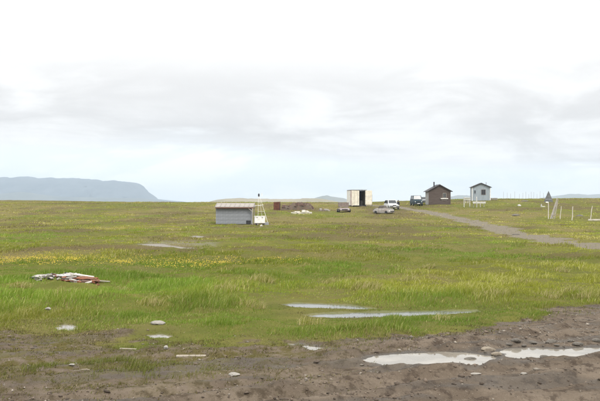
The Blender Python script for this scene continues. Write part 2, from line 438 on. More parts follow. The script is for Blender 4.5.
WLAB = {'puddle': ('puddle', 'large bright puddle in the mud left of the stones'), 'puddle_b': ('puddle', 'long bright puddle running off the right edge of the mud'),
        'puddle_c': ('puddle', 'small broken puddle at the grass edge left of the large puddle'), 'puddle_d': ('puddle', 'tiny puddle among moss at the far left'),
        'puddle_e': ('puddle', 'tiny puddle by the pale flat stone in the moss'), 'pool_a': ('pool', 'shorter strip of grey water in the grass'),
        'pool_b': ('pool', 'longer strip of grey water in the grass'), 'marsh_a': ('pool', 'thin winding strip of marsh water left of the grey shed'),
        'marsh_b': ('pool', 'small spot of marsh water nearer the grey shed')}
for k, (P, sl) in POOLS.items():
    c = P.mean(0); n = len(P); out = []
    ar = sum(P[i][0] * P[(i + 1) % n][1] - P[(i + 1) % n][0] * P[i][1] for i in range(n)); sg = 1 if ar > 0 else -1
    for i in range(n):
        e = P[(i + 1) % n] - P[i - 1]; nrm = np.array([e[1], -e[0]]) * sg; nrm /= np.linalg.norm(nrm) + 1e-9
        out.append(P[i] + nrm * .2)
    mb = MB(); mb.poly([(p[0], p[1], LEVEL[k]) for p in out], [tuple(range(n)) if sg > 0 else tuple(range(n - 1, -1, -1))])
    nm, lab = WLAB[k]
    tag(mb.build(nm, M_PUD if k.startswith('pud') else M_MARSH if k.startswith('marsh') else M_POOL), lab, 'water', kind='structure')

# ------------------------------------------------------------------ far hills
def hill(name, label, D, prof, depth, mcol, col2, seed, rough=.26, nx=330, ny=44):
    px = np.array([p[0] for p in prof]); py = np.array([p[1] for p in prof])
    xs = np.linspace(px[0], px[-1], nx); top = np.interp(xs, px, py)
    X = (xs - 300) / F * D; H = EYE + (HOR - top) / F * D + 16
    vs = []
    jj = np.linspace(-1, 1, ny)
    XX = np.repeat(X[None], ny, 0); JJ = np.repeat(jj[:, None], nx, 1); HH = np.repeat(H[None], ny, 0)
    prof_y = np.clip(1 - np.abs(JJ) ** 1.6, 0, 1) ** .75
    nz = fbm(XX / D * 90 + 5, JJ * 3, seed, 5, .55) - .5
    ZZ = -16 + np.maximum(HH, 0) * prof_y * (1 + nz * rough * 2 * (1 - .7 * prof_y))
    ZZ = np.where(prof_y <= 0.001, -17, ZZ)
    YY = D + JJ * depth + nz * depth * .3
    V = np.stack([XX.ravel(), YY.ravel(), ZZ.ravel()], 1)
    i = (np.arange(ny - 1)[:, None] * nx + np.arange(nx - 1)[None]).ravel()
    o = np_mesh(name, V, np.stack([i, i + 1, i + 1 + nx, i + nx], 1), mat(name + '_slope', mcol, .95, .3, .006, col2), 4)
    o.data.polygons.foreach_set('use_smooth', [True] * len(o.data.polygons))
    return tag(o, label, 'hill', kind='structure')
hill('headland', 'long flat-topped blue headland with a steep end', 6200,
     [(-330,200),(-260,190),(-160,181),(-60,178),(0,177.2),(20,177),(60,178.4),(100,180.2),(127,181.2),(132,182.0),(136,184.4),(139,188.2),(143,190.6),(146,194.4),(149.5,198.0),(158,199.4),(170,200.6),(184,202.0),(198,203.8)], 750, (.035, .055, .075), (.06, .08, .10), 3)  # blue of the distance haze is partly mixed into the base colour
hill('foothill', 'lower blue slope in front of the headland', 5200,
     [(-200,203),(-80,196),(0,194.2),(20,192.2),(45,195.2),(80,197.5),(110,198),(140,198.6),(165,200.8),(182,203)], 420, (.045, .062, .062), (.08, .09, .08), 9)  # base colour leans blue too, carrying some of the haze
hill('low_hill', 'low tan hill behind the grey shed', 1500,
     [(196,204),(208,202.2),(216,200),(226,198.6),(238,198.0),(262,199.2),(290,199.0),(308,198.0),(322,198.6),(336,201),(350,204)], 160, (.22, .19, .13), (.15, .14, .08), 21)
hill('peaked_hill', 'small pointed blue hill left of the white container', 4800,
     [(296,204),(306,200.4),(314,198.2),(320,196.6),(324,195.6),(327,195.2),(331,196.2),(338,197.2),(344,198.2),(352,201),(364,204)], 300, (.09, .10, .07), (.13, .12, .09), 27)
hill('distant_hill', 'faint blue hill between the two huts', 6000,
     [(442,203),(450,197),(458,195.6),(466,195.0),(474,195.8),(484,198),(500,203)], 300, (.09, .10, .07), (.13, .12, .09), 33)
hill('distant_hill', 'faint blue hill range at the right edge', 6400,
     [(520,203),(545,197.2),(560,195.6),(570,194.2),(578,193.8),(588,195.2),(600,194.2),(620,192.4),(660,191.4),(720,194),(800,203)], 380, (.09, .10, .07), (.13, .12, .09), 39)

# ------------------------------------------------------------------ grass
def blade_mat():
    m = bpy.data.materials.new('grass_blades'); m.use_nodes = True; t = m.node_tree; t.nodes.clear()
    c = nd(t, 'ShaderNodeAttribute', attribute_name='tint').outputs['Color']
    d = nd(t, 'ShaderNodeBsdfDiffuse'); tr = nd(t, 'ShaderNodeBsdfTranslucent'); g = nd(t, 'ShaderNodeBsdfGlossy')
    t.links.new(c, d.inputs[0]); t.links.new(mixc(t, 1, c, (1.1, 1.15, .7), 'MULTIPLY'), tr.inputs[0])
    g.inputs['Roughness'].default_value = .45; g.inputs['Color'].default_value = (.9, .95, .85, 1)
    mx = nd(t, 'ShaderNodeMixShader'); mx.inputs[0].default_value = .32; t.links.new(d.outputs[0], mx.inputs[1]); t.links.new(tr.outputs[0], mx.inputs[2])
    m2 = nd(t, 'ShaderNodeMixShader'); m2.inputs[0].default_value = .012; t.links.new(mx.outputs[0], m2.inputs[1]); t.links.new(g.outputs[0], m2.inputs[2])
    o = nd(t, 'ShaderNodeOutputMaterial'); t.links.new(m2.outputs[0], o.inputs[0])
    return m
M_BLADE = blade_mat()

STANDS = []      # (x, y, radius) where things stand and grass does not grow
def scatter(n, d0, d1, umax=.50):
    d = np.exp(RNG.uniform(math.log(d0), math.log(d1), n)); u = RNG.uniform(-umax, umax, n)
    return u * d, d
def blades(x, y, h, w, lean, tint, name, label):
    n = len(x); z = z_full(x, y) - .01
    a = RNG.uniform(0, 2 * math.pi, n)
    ang = RNG.normal(.35, 1.1, n)                    # wind from the left
    lx = np.cos(ang) * lean * h; ly = np.sin(ang) * lean * h
    ca, sa = np.cos(a) * w / 2, np.sin(a) * w / 2
    fx = np.where(np.abs(ca) < .35 * w / 2, .35 * w / 2, ca)
    parts, cols, tris, off = [], [], [], 0
    nr_ = y < 45
    for sel, full in ((nr_, True), (~nr_, False)):
        m = int(sel.sum())
        if not m: continue
        X, Y, Z, fX, sA, lX, lY, Hh, le = (q[sel] for q in (x, y, z, fx, sa, lx, ly, h, lean))
        A = np.stack([X - fX, Y - sA, Z], 1); B = np.stack([X + fX, Y + sA, Z], 1)
        Tp = np.stack([X + lX, Y + lY, Z + Hh * (1 - .25 * np.clip(le, 0, 1.2))], 1)
        if full:
            C2 = np.stack([X + fX * .75 + lX * .35, Y + sA * .75 + lY * .35, Z + Hh * .6], 1); D2 = np.stack([X - fX * .75 + lX * .35, Y - sA * .75 + lY * .35, Z + Hh * .6], 1)
            V = np.stack([A, B, C2, D2, Tp], 1); b = off + np.arange(m)[:, None] * 5
            T = np.stack([b + [0, 1, 2], b + [0, 2, 3], b + [3, 2, 4]], 1).reshape(-1, 3)
        else:
            V = np.stack([A, B, Tp], 1); b = off + np.arange(m)[:, None] * 3; T = b + [0, 1, 2]
        C = np.ones((m, V.shape[1], 4)); C[:, :, :3] = tint[sel][:, None, :]
        parts.append(V.reshape(-1, 3)); cols.append(C.reshape(-1, 4)); tris.append(T); off += m * V.shape[1]
    o = np_mesh(name, np.vstack(parts), np.vstack(tris), M_BLADE, 3)
    add_attr(o.data, 'tint', np.vstack(cols), 'POINT', 'FLOAT_COLOR')
    return tag(o, label, 'grass', kind='stuff')

def grow_grass():
    x, y = scatter(950000, 8.0, 240)
    mud, track, dt = masks(x, y); ws = water_sd(x, y); dry, brown, wet = zones(x, y)
    left = sst(1.0, -2.2, x)
    p = (1 - sst(.25, .75, mud)) * (1 - .97 * track)
    tuft = sst(.47, .62, fbm(x * 2.6, y * 2.6, 101, 4, .65))
    p = np.maximum(p, np.clip(.95 * sst(1.4, -1.6, x) * tuft * sst(6.8, 9.0, y) + .5 * tuft * sst(-.9, .2, y - edge_y(x)), 0, 1) * (mud > .3))
    p *= sst(.0, .10, ws)
    p *= 1 - (.45 - .3 * sst(60, 110, y)) * brown * sst(20, 30, y)
    for sx, sy, r in STANDS: p *= sst(r * .85, r * 1.05, np.hypot(x - sx, y - sy))
    clump = fbm(x * 1.6, y * 1.6, 105, 3)
    p *= .65 + .35 * sst(.32, .55, clump)
    k = RNG.random(len(x)) < p
    x, y, mud, dry, brown, clump, ws = (q[k] for q in (x, y, mud, dry, brown, clump, ws)); n = len(x)
    patch = fbm(x / 1.6, y / 2.6, 111, 4); big = fbm(x / 7, y / 12, 113, 4)
    near = 1 - sst(17, 34, y)
    h = (.040 + .125 * sst(.46, .68, patch)) * (.85 + .1 * near) * RNG.uniform(.55, 1.35, n) * (.75 + .5 * sst(.4, .7, clump))
    h *= np.where(mud > .3, .55, 1.0) * (1 - .5 * np.exp(-((y - 14.6) / .9) ** 2) * sst(.5, 0, ws))
    # lower turf where the mud begins
    h *= np.where(mud > .3, 1.0, .6 + .4 * sst(-.2, 1.2, y - edge_y(x)))
    # rows just in front of the pools stay short enough to see the water
    h *= np.where(y < 17, .38 + .62 * sst(.3, 1.2, ws), 1.0)
    for px_, py_ in ((40,287),(58,287),(75,287),(92,288)):
        cx, cy = ground_pt(px_, py_); h *= .5 + .5 * sst(.4, 1.0, np.hypot(x - cx, (y - cy) * .55))
    w = np.where(y < 45, np.maximum(.0042, y * .00046), y * .00075) * RNG.uniform(.7, 1.4, n)
    lean = np.clip(RNG.normal(.55, .28, n), .05, 1.3)
    g1 = np.array([.122, .168, .026]); g2 = np.array([.180, .170, .025]); g3 = np.array([.200, .158, .042]); st = np.array([.36, .30, .145]); br = np.array([.118, .088, .040])
    a = sst(.36, .62, big - .07 * near + RNG.normal(0, .06, n) + .10 * sst(25, 70, y))[:, None]
    tint = g1 * (1 - a) + g2 * a
    b = np.clip(dry * (1 - .45 * near) + RNG.normal(0, .16, n) + .10 * sst(60, 140, y), 0, 1)[:, None] * .75
    tint = tint * (1 - b) + g3 * b
    s = (RNG.random(n) < (.05 + .18 * dry + .25 * sst(.60, .70, patch) * sst(.5, .62, big)))[:, None]
    tint = np.where(s, st * RNG.uniform(.7, 1.1, (n, 1)), tint)
    bb = (RNG.random(n) < .48 * brown)[:, None]; tint = np.where(bb, br, tint)
    tint = tint * RNG.uniform(.98, 1.46, (n, 1)) * np.array([.95, 1.05, .88]) * (1 + .12 * sst(30, 80, y))[:, None] * (.80 + .40 * sst(.3, .7, fbm(x / 14, y / 6, 191, 4, .6)))[:, None]
    tint = np.where((mud > .4)[:, None], tint * .5 + np.array([.10, .082, .034]) * .5, tint)
    blades(x, y, h, w, lean, tint, 'grass', 'windblown green tundra grass')

# pale straw tussocks the picture shows one by one
TUSSOCKS = [(365,291,.30),(378,294,.20),(224,297,.24),(262,284,.24),(232,272,.16),(428,268,.18),(470,291,.22),(520,285,.26),(548,300,.24),(575,296,.22),(590,302,.25),(305,268,.14),
            (250,310,.22),(310,325,.16),(440,322,.14),(150,309,.2),(180,306,.16),(120,292,.2),(60,298,.18),(410,283,.2),(495,300,.22),(330,284,.16),(560,272,.2),(450,258,.2),(20,290,.2)]
def grow_tussocks():
    xs, ys, hs, ls = [], [], [], []
    for px, py, r in TUSSOCKS:
        cx, cy = ground_pt(px, py); n = int(170 * min(1.6, r / .2))
        rr = r * np.sqrt(RNG.random(n)); a = RNG.uniform(0, 6.283, n)
        xs.append(cx + rr * np.cos(a) * 1.3); ys.append(cy + rr * np.sin(a)); hs.append(RNG.uniform(.6, 1.25, n) * (.10 + r * .55) * (1.15 - .5 * rr / r)); ls.append(np.clip(.45 + .5 * rr / r + RNG.normal(0, .2, n), .1, 1.3))
    x, y, h, l = (np.concatenate(q) for q in (xs, ys, hs, ls)); n = len(x)
    k = water_sd(x, y) > .06
    x, y, h, l = x[k], y[k], h[k], l[k]; n = len(x)
    t = np.where((RNG.random(n) < .52)[:, None], np.array([.37, .315, .155]), np.array([.21, .215, .045])) * RNG.uniform(.75, 1.2, (n, 1))
    blades(x, y, h, np.maximum(.006, y * .0005), l, t, 'dry_grass', 'pale straw tussocks among the green grass')

def grow_flowers():
    m = mat('yellow_petals', (.55, .41, .045), .7, .25, 4.0)
    x, y = scatter(190000, 26, 42, .46)
    dens = np.zeros(len(x)); px = 300 + F * x / y; 
    row = HOR - F * (zland(x, y) - EYE) / y
    def blob(cx, cy, sx, sy, a): return a * np.exp(-((px - cx) / sx) ** 2 - ((row - cy) / sy) ** 2)
    for b in ((60,261,90,4.0,.9),(20,266,40,3.0,.6),(130,264,50,3.0,.75),(215,262.5,55,2.6,1.0),(165,266,34,2.4,.5),(303,265,12,1.8,.4),(248,271,20,1.5,.22),(40,257,60,1.6,.3)):
        dens = np.maximum(dens, blob(*b))
    cl = sst(.46, .62, fbm(x * 1.1, y * .8, 131, 3))
    k = RNG.random(len(x)) < dens * (.2 + .8 * cl) * .27
    x, y = x[k], y[k]; n = len(x)
    z = z_full(x, y) + RNG.uniform(.07, .16, n); r = RNG.uniform(.009, .017, n)
    V = np.empty((n, 6, 3)); 
    for i in range(5):
        a = i * 2 * math.pi / 5 + RNG.uniform(0, 6, n); 
        aa = i * 2 * math.pi / 5
        V[:, i] = np.stack([x + r * np.cos(aa), y + r * np.sin(aa) * .9, z + r * .45 * np.sin(aa + .5) + r * .35], 1)
    V[:, 5] = np.stack([x, y, z - r * .3], 1)
    b = np.arange(n)[:, None] * 6
    T = np.stack([b + [i, (i + 1) % 5, 5] for i in range(5)], 1).reshape(-1, 3)
    o = np_mesh('yellow_flowers', V.reshape(-1, 3), T, m, 3)
    tag(o, 'band of small yellow flowers across the meadow', 'flowers', kind='stuff')

def lay_gravel():
    base = np.array([(1,0,0),(-1,0,0),(0,1,0),(0,-1,0),(0,0,1),(0,0,-1)], float)
    T0 = np.array([(0,2,4),(2,1,4),(1,3,4),(3,0,4),(2,0,5),(1,2,5),(3,1,5),(0,3,5)])
    def make(x, y, s, name, label, m):
        n = len(x); z = z_full(x, y)
        V = base[None] * (s[:, None] * RNG.uniform(.6, 1.3, (n, 3)) * np.array([1.15, 1, .6]))[:, None, :] + RNG.normal(0, .14, (n, 6, 3)) * s[:, None, None]
        a = RNG.uniform(0, 6.28, n); c, sn = np.cos(a)[:, None], np.sin(a)[:, None]
        V = np.stack([V[..., 0] * c - V[..., 1] * sn, V[..., 0] * sn + V[..., 1] * c, V[..., 2]], -1)
        V += np.stack([x, y, z + s * .15], 1)[:, None, :]
        o = np_mesh(name, V.reshape(-1, 3), (np.arange(n)[:, None, None] * 6 + T0[None]).reshape(-1, 3), m, 3)
        val = RNG.uniform(.5, 1.5, n); add_attr(o.data, 'val', np.repeat(val, 6))
        return tag(o, label, 'gravel', kind='stuff')
    def gm(name, c):
        m = bpy.data.materials.new(name); m.use_nodes = True; t = m.node_tree; b = t.nodes['Principled BSDF']
        v = nd(t, 'ShaderNodeAttribute', attribute_name='val').outputs['Fac']
        vm = nd(t, 'ShaderNodeVectorMath', operation='SCALE'); vm.inputs[0].default_value = c; t.links.new(v, vm.inputs['Scale'])
        t.links.new(vm.outputs[0], b.inputs['Base Color']); b.inputs['Roughness'].default_value = .85; b.inputs['Specular IOR Level'].default_value = .25
        return m
    x, y = scatter(80000, 6.0, 17, .55); x0_ = x
    mud, tr, dt = masks(x, y); ws = water_sd(x, y)
    d4, _ = dist_line(RUTS[3], x, y)
    cl = fbm(x * 1.3, y * 1.3, 141, 4)
    p = mud * sst(.0, .05, ws) * np.clip(.04 + .22 * sst(.55, .72, cl) + .9 * np.exp(-(d4 / .8) ** 2) * sst(.5, 2, x), 0, 1)
    k = RNG.random(len(x)) < p; x, y = x[k], y[k]
    s = np.exp(RNG.normal(math.log(.0048), .6, len(x)))
    big = RNG.random(len(x)) < .010; s[big] *= RNG.uniform(1.6, 2.6, big.sum())
    make(x, y, np.clip(s, .003, .032), 'gravel', 'small pale stones strewn over the mud', gm('pebble', (.19, .165, .135)))
    x, y = scatter(30000, 6.0, 13, .5)
    mud, tr, dt = masks(x, y); ws = water_sd(x, y); cl = fbm(x * 1.1 + 9, y * 1.8, 151, 4)
    rd = np.min([dist_line(r, x, y)[0] for r in RUTS], axis=0)
    p = mud * sst(-.01, .04, ws) * np.clip(.22 * sst(.54, .7, cl) + .22 * np.exp(-((rd - .2) / .15) ** 2), 0, 1)
    k = RNG.random(len(x)) < p; x, y = x[k], y[k]
    s = np.clip(np.exp(RNG.normal(math.log(.008), .6, len(x))), .003, .035)
    make(x, y, s, 'mud_clods', 'dark clods of churned mud', gm('clod', (.105, .08, .06)))
    # gravel on the track
    i = RNG.integers(1, len(TRACK) - 3, 9000); t = RNG.random(9000)[:, None]
    P = TRACK[i] * (1 - t) + TRACK[i + 1] * t + RNG.normal(0, 1.0, (9000, 2))
    make(P[:, 0], P[:, 1], np.clip(P[:, 1] * .0003, .015, .04) * RNG.uniform(.5, 1.2, 9000), 'track_gravel', 'loose stones along the gravel track', gm('track_stone', (.215, .19, .15)))

# ------------------------------------------------------------------ materials of things
GREYW = mat('grey_block', (.255, .268, .285), .85, .22, 1.6, bump=.3, bscale=30)
ROOFP = mat('faded_roof_sheet', (.30, .272, .245), .8, .15, 1.3, bump=.2, bscale=12)
WOODW = mat('weathered_wood', (.36, .33, .29), .85, .3, 4, bump=.4, bscale=25, stretch=(1, 1, .25))
WHITEP = mat('white_paint', (.80, .79, .76), .6, .12, 3, (.66, .64, .59), bump=.15, bscale=30)
CREAMP = mat('cream_panel', (.72, .68, .57), .6, .18, 1.5, (.60, .54, .43), bump=.15, bscale=18)
PINKP = mat('faded_pink_panel', (.50, .37, .34), .7, .2, 2.0, (.60, .55, .50), bump=.2, bscale=18)
DARKP = mat('dark_metal', (.035, .035, .038), .6, .3, 4)
RUST = mat('rust', (.17, .062, .036), .85, .3, 3, (.10, .040, .026), bump=.4, bscale=25)
RUSTL = mat('rusty_sheet', (.22, .085, .04), .85, .3, 9, (.12, .06, .04), bump=.4, bscale=25)
BROWN = mat('brown_timber', (.088, .066, .056), .85, .25, 2.2, (.115, .09, .078), bump=.35, bscale=22, stretch=(.35, 1, 3))
ROOFD = mat('dark_roof_felt', (.075, .07, .072), .85, .3, 2, bump=.3, bscale=24)
HUTW = mat('pale_blue_boards', (.33, .375, .405), .75, .16, 2, (.27, .31, .335), bump=.25, bscale=20, stretch=(3, 1, .35))
GLASS = mat('dark_glass', (.03, .035, .04), .08, .3, 2, spec=.6)
TYRE = mat('tyre_rubber', (.022, .022, .023), .85, .2, 8)
CHROME = mat('dull_metal', (.42, .42, .42), .4, .2, 6, metal=.8)
LAMPG = mat('headlight_glass', (.55, .56, .56), .15, .2, 8, spec=.6)
STONE = mat('pale_stone', (.25, .23, .20), .85, .3, 14, (.27, .25, .22), bump=.5, bscale=40)
STONED = mat('grey_stone', (.125, .112, .095), .85, .3, 14, (.085, .075, .062), bump=.5, bscale=40)
PLANK = mat('pale_plank', (.30, .26, .205), .85, .25, 9, (.17, .145, .11), bump=.4, bscale=50, stretch=(.2, 1, 1))

def stand(p, r): STANDS.append((p[0], p[1], r))

# ------------------------------------------------------------------ grey shed
def grey_shed():
    p = spot(233.5, 99); stand(p, 1.6)
    L, H, Dp = 4.20, 2.02, 3.4
    t = empty('block_shed', p, 0, 'low grey block shed with a wide faded pinkish roof', 'shed')
    x0 = -L / 2
    MB().box((0, Dp / 2, H / 2 - .15), (L - .1, Dp - .1, H + .1)).build('wall_core', GREYW, t)
    # the block courses of the front, each panel of blocks a little uneven
    nx, nz = 7, 5; base = None
    for i in range(nx):
        for j in range(nz):
            if i == nx - 1 and j == 0: continue       # broken out at the low right corner
            w = L / nx - .005; h = H / nz - .005
            b = MB().box((0, 0, 0), (w, .12, h)).build('block', GREYW, t, .008)
            b.location = (x0 + (i + .5) * L / nx, .0 + random.uniform(-.004, .004), (j + .5) * H / nz + random.uniform(-.004, .004))
    MB().box((L / 2 - .3, -.03, .2), (.54, .03, .36)).build('opening_shade', DARKP, t)  # flat dark panel, its colour stands for the shade inside the broken-out corner
    # roof: front slope, seen from just below eye level, overhanging on the right
    r = MB(); y0, y1, z0, z1 = -.45, Dp / 2 + .3, H + .02, H + .46
    xa, xb = x0 - .08, L / 2 + .34
    r.poly([(xa, y0, z0), (xb, y0, z0), (xb, y1, z1), (xa, y1, z1), (xb, Dp + .35, z0 + .06), (xa, Dp + .35, z0 + .06),
            (xa, y0, z0 - .07), (xb, y0, z0 - .07), (xb, Dp + .35, z0 - .02), (xa, Dp + .35, z0 - .02)],
           [(0, 1, 2, 3), (3, 2, 4, 5), (6, 9, 8, 7), (0, 6, 7, 1), (5, 4, 8, 9), (1, 7, 8, 4, 2), (0, 3, 5, 9, 6)])
    roof = r.build('roof', ROOFP, t)
    s = MB()
    for k in range(9):
        x = xa + .05 + k * (xb - xa - .1) / 8
        s.bar((x, y0 + .03, z0 + .045), (x, y1, z1 + .03), .05, .035)
    s.build('roof_seams', ROOFP, roof)
    MB().box((.13, y0 + .03, z0 - .11), (xb - xa - .06, .05, .10)).build('fascia', RUST, roof)
    MB().box((xb - .16, -.38, H / 2 - .05), (.10, .10, H + .05)).build('post', WOODW, t, .01)
    MB().bar((xb - .16, -.37, H - .55), (xb - .75, -.37, H - .06), .07).build('brace', WOODW, t)
    MB().box((xb - .16, Dp - .2, H / 2 - .05), (.10, .10, H + .05)).build('post', WOODW, t, .01)
grey_shed()

def tripod_mast():
    p = spot(262.5, 98.8); stand(p, .3)
    t = empty('tripod_mast', p, 0, 'spindly white tripod mast with a dark lamp beside the grey shed', 'mast')
    top = Vector((-.42, .1, 3.65))
    for a in ((.75, -.35, -.1), (-.55, -.2, -.1), (.05, .8, -.1)):
        MB().tube(a, top + Vector((a[0] * .12, a[1] * .12, -.3)), .022, .014).build('leg', WHITEP, t)
    MB().tube(top + Vector((0, 0, -.5)), top, .035, .03).build('mast_pole', WHITEP, t)
    for h in (.9, 1.7, 2.4):
        k = h / 3.6
        q = [Vector(a) * (1 - k) + Vector((top.x + a[0] * .12, top.y + a[1] * .12, top.z - .3)) * k for a in ((.75, -.35, 0), (-.55, -.2, 0), (.05, .8, 0))]
        for i in range(3): MB().tube(q[i], q[(i + 1) % 3], .012, n=6).build('cross_bar', WHITEP, t)
    MB().bar((-.95, -.15, 2.25), (.15, -.15, 2.35), .05).build('arm', WHITEP, t)
    l = MB(); l.tube(top + Vector((-.02, 0, -.3)), top + Vector((-.02, 0, -.05)), .10, .09, 10); l.tube(top + Vector((-.02, 0, -.05)), top + Vector((-.02, 0, .05)), .12, .03, 10)
    l.build('lamp_head', DARKP, t)
    MB().tube(top + Vector((.34, 0, -.25)), top + Vector((.34, 0, .12)), .05, .035).build('reflector', WHITEP, t)
tripod_mast()

def white_chest():
    p = spot(259.8, 95.5); stand(p, .7)
    t = empty('storage_chest', p, rad(3), 'bright white chest on dark skids beside the grey shed', 'chest')
    MB().box((0, 0, .60), (1.20, .75, .74)).build('body', WHITEP, t, .03)
    MB().box((0, -.005, 1.01), (1.25, .80, .07)).build('lid', WHITEP, t, .02)
    for x in (-.4, .4): MB().box((x, 0, .11), (.14, .9, .24)).build('skid', DARKP, t, .02)
    MB().box((0, 0, .20), (1.1, .6, .05)).build('base_frame', DARKP, t)
    for x in (-.3, .3): MB().box((x, -.42, .93), (.10, .03, .10)).build('latch', CHROME, t)
    q = spot(266.6, 95.8); stand(q, .4)
    t = empty('metal_box', q, rad(-8), 'small grey metal box right of the white chest', 'box')
    MB().box((0, 0, .12), (.42, .4, .28)).build('body', mat('grey_paint', (.36, .37, .38), .6, .2, 4), t, .02)
    MB().box((0, 0, .28), (.45, .43, .04)).build('lid', mat('grey_paint', (0, 0, 0)), t, .01)
    stone('stone', spot(261.3, 87.5, .02), (.17, .13, .17), mat('white_stone', (.46, .44, .40), .8, .3, 8), 'white stone in the grass below the white chest', 5)

def stone(name, p, size, m, label, seed, rz=None, cat='stone', sub=2, amp=.26, flat=1.0, group=None):
    bm = bmesh.new(); bmesh.ops.create_icosphere(bm, subdivisions=sub, radius=1)
    rn = random.Random(seed); offs = [Vector((rn.uniform(-1, 1), rn.uniform(-1, 1), rn.uniform(-1, 1))).normalized() for _ in range(9)]; cut = [rn.uniform(.62, .9) for _ in range(9)]
    for v in bm.verts:
        c = v.co.copy()
        for o_, k in zip(offs, cut):                 # chop facets off
            dd = c.dot(o_) - k
            if dd > 0: c -= o_ * dd * .85
        c *= 1 + amp * .3 * rn.uniform(-1, 1)
        v.co = Vector((c.x * size[0], c.y * size[1], c.z * size[2]))
    me = bpy.data.meshes.new(name); bm.to_mesh(me); bm.free(); me.materials.append(m)
    o = bpy.data.objects.new(name, me); COL.objects.link(o); o.location = p
    o.rotation_euler = (0, 0, rn.uniform(0, 6.28) if rz is None else rz)
    return tag(o, label, cat, group)
white_chest()

def rust_locker():
    p = spot(277, 146); stand(p, .9)
    t = empty('rusty_container', p, rad(-16), 'small upright rust-red metal container on the skyline', 'container')
    w, d, h = 1.0, .8, 1.45
    MB().box((0, 0, h / 2 - .05), (w, d, h)).build('body', RUST, t, .02)
    for i in range(4): MB().box((-w / 2 + .13 + i * .245, -d / 2 - .02, h / 2), (.06, .05, h - .2)).build('rib', RUST, t)
    r = MB(); r.poly([(-w/2-.04, -d/2-.05, h-.06), (w/2+.04, -d/2-.05, h+.02), (w/2+.04, d/2+.05, h+.06), (-w/2-.04, d/2+.05, h),
                      (-w/2-.04, -d/2-.05, h-.12), (w/2+.04, -d/2-.05, h-.04), (w/2+.04, d/2+.05, h-.02), (-w/2-.04, d/2+.05, h-.08)],
                     [(0,1,2,3),(7,6,5,4),(0,4,5,1),(1,5,6,2),(2,6,7,3),(3,7,4,0)])
    r.build('lid', RUST, t)
    MB().box((w / 2 + .01, 0, h / 2), (.03, d * .8, h * .8)).build('door', mat('darker_side_rust', (.075, .032, .025), .85, .3, 4), t)  # plate over most of the right side, coloured darker than the body
rust_locker()

def heap(name, px0, px1, d, prof, depth, m, label, cat, seed, bits, nx=46, ny=16):
    """an uneven ridge of heaped material with separate lumps bedded in it"""
    xs = np.linspace(px0, px1, nx); X = (xs - 300) / F * d
    H = np.interp(xs, [q[0] for q in prof], [q[1] for q in prof]) / F * d
    cx = X.mean(); z0 = zg(cx, d)
    jj = np.linspace(-1, 1, ny)
    XX = np.repeat(X[None], ny, 0) - cx; JJ = np.repeat(jj[:, None], nx, 1); HH = np.repeat(H[None], ny, 0)
    ZZ = HH * np.sqrt(np.clip(1 - JJ ** 2, 0, 1)) * (1 + .9 * (fbm(XX * 3, JJ * 4, seed, 4, .7) - .5)) - .08
    t = empty(name, (cx, d, z0), 0, label, cat)
    V = np.stack([XX.ravel(), JJ.ravel() * depth, ZZ.ravel()], 1)
    i = (np.arange(ny - 1)[:, None] * nx + np.arange(nx - 1)[None]).ravel()
    o = np_mesh('mound', V, np.stack([i, i + 1, i + 1 + nx, i + nx], 1), m, 4); o.parent = t
    rn = random.Random(seed)
    for bname, bm_, cnt, (s0, s1) in bits:
        for _ in range(cnt):
            k = rn.randrange(3, nx - 3); j = rn.uniform(-.9, .3); hh = H[k] * math.sqrt(1 - j * j) * .92
            s = rn.uniform(s0, s1)
            M = Matrix.Rotation(rn.uniform(0, 3), 3, 'Z') @ Matrix.Rotation(rn.uniform(-.5, .5), 3, 'X')
            b = MB().box((0, 0, 0), (s, s * rn.uniform(.5, .9), s * rn.uniform(.3, .7)), M).build(bname, bm_, t, s * .06)
            b.location = (X[k] - cx, j * depth, hh)
    stand((cx, d), .6)
    return t
EARTH = mat('heaped_peat', (.085, .068, .050), .95, .3, 2.2, (.125, .085, .06), bump=.8, bscale=9)
REDM = mat('brick_rubble', (.15, .09, .07), .9, .3, 3, (.11, .07, .055), bump=.4, bscale=12)
heap('rubble_heap', 280.5, 315, 148, [(280.5,0),(282,3.6),(285,4.6),(288,4.0),(290,5.2),(293,6.8),(297,7.4),(303,7.2),(308,6.8),(311,4.8),(315,0)], 1.6, EARTH,
     'long dark heap of reddish rubble on the skyline', 'rubble heap', 5, [('slab', REDM, 34, (.25, .6)), ('lump', EARTH, 24, (.2, .5))])
heap('pale_rubble', 290, 313, 133, [(290,0),(293,.9),(297,1.6),(302,2.0),(305,3.0),(308,1.8),(313,0)], 1.4, mat('limewash_rubble', (.30, .27, .20), .9, .3, 2, (.20, .19, .10), bump=.5, bscale=9),
     'low scatter of pale rubble in front of the dark heap', 'rubble heap', 8, [('slab', mat('white_rubble', (.55, .52, .45), .85, .25, 3), 22, (.25, .65))])
heap('dark_planks', 317, 330, 141, [(317,0),(320,1.2),(325,1.6),(330,0)], .8, EARTH, 'small low dark mound left of the low wreck', 'mound', 12, [('board', WOODW, 7, (.3, .8))])

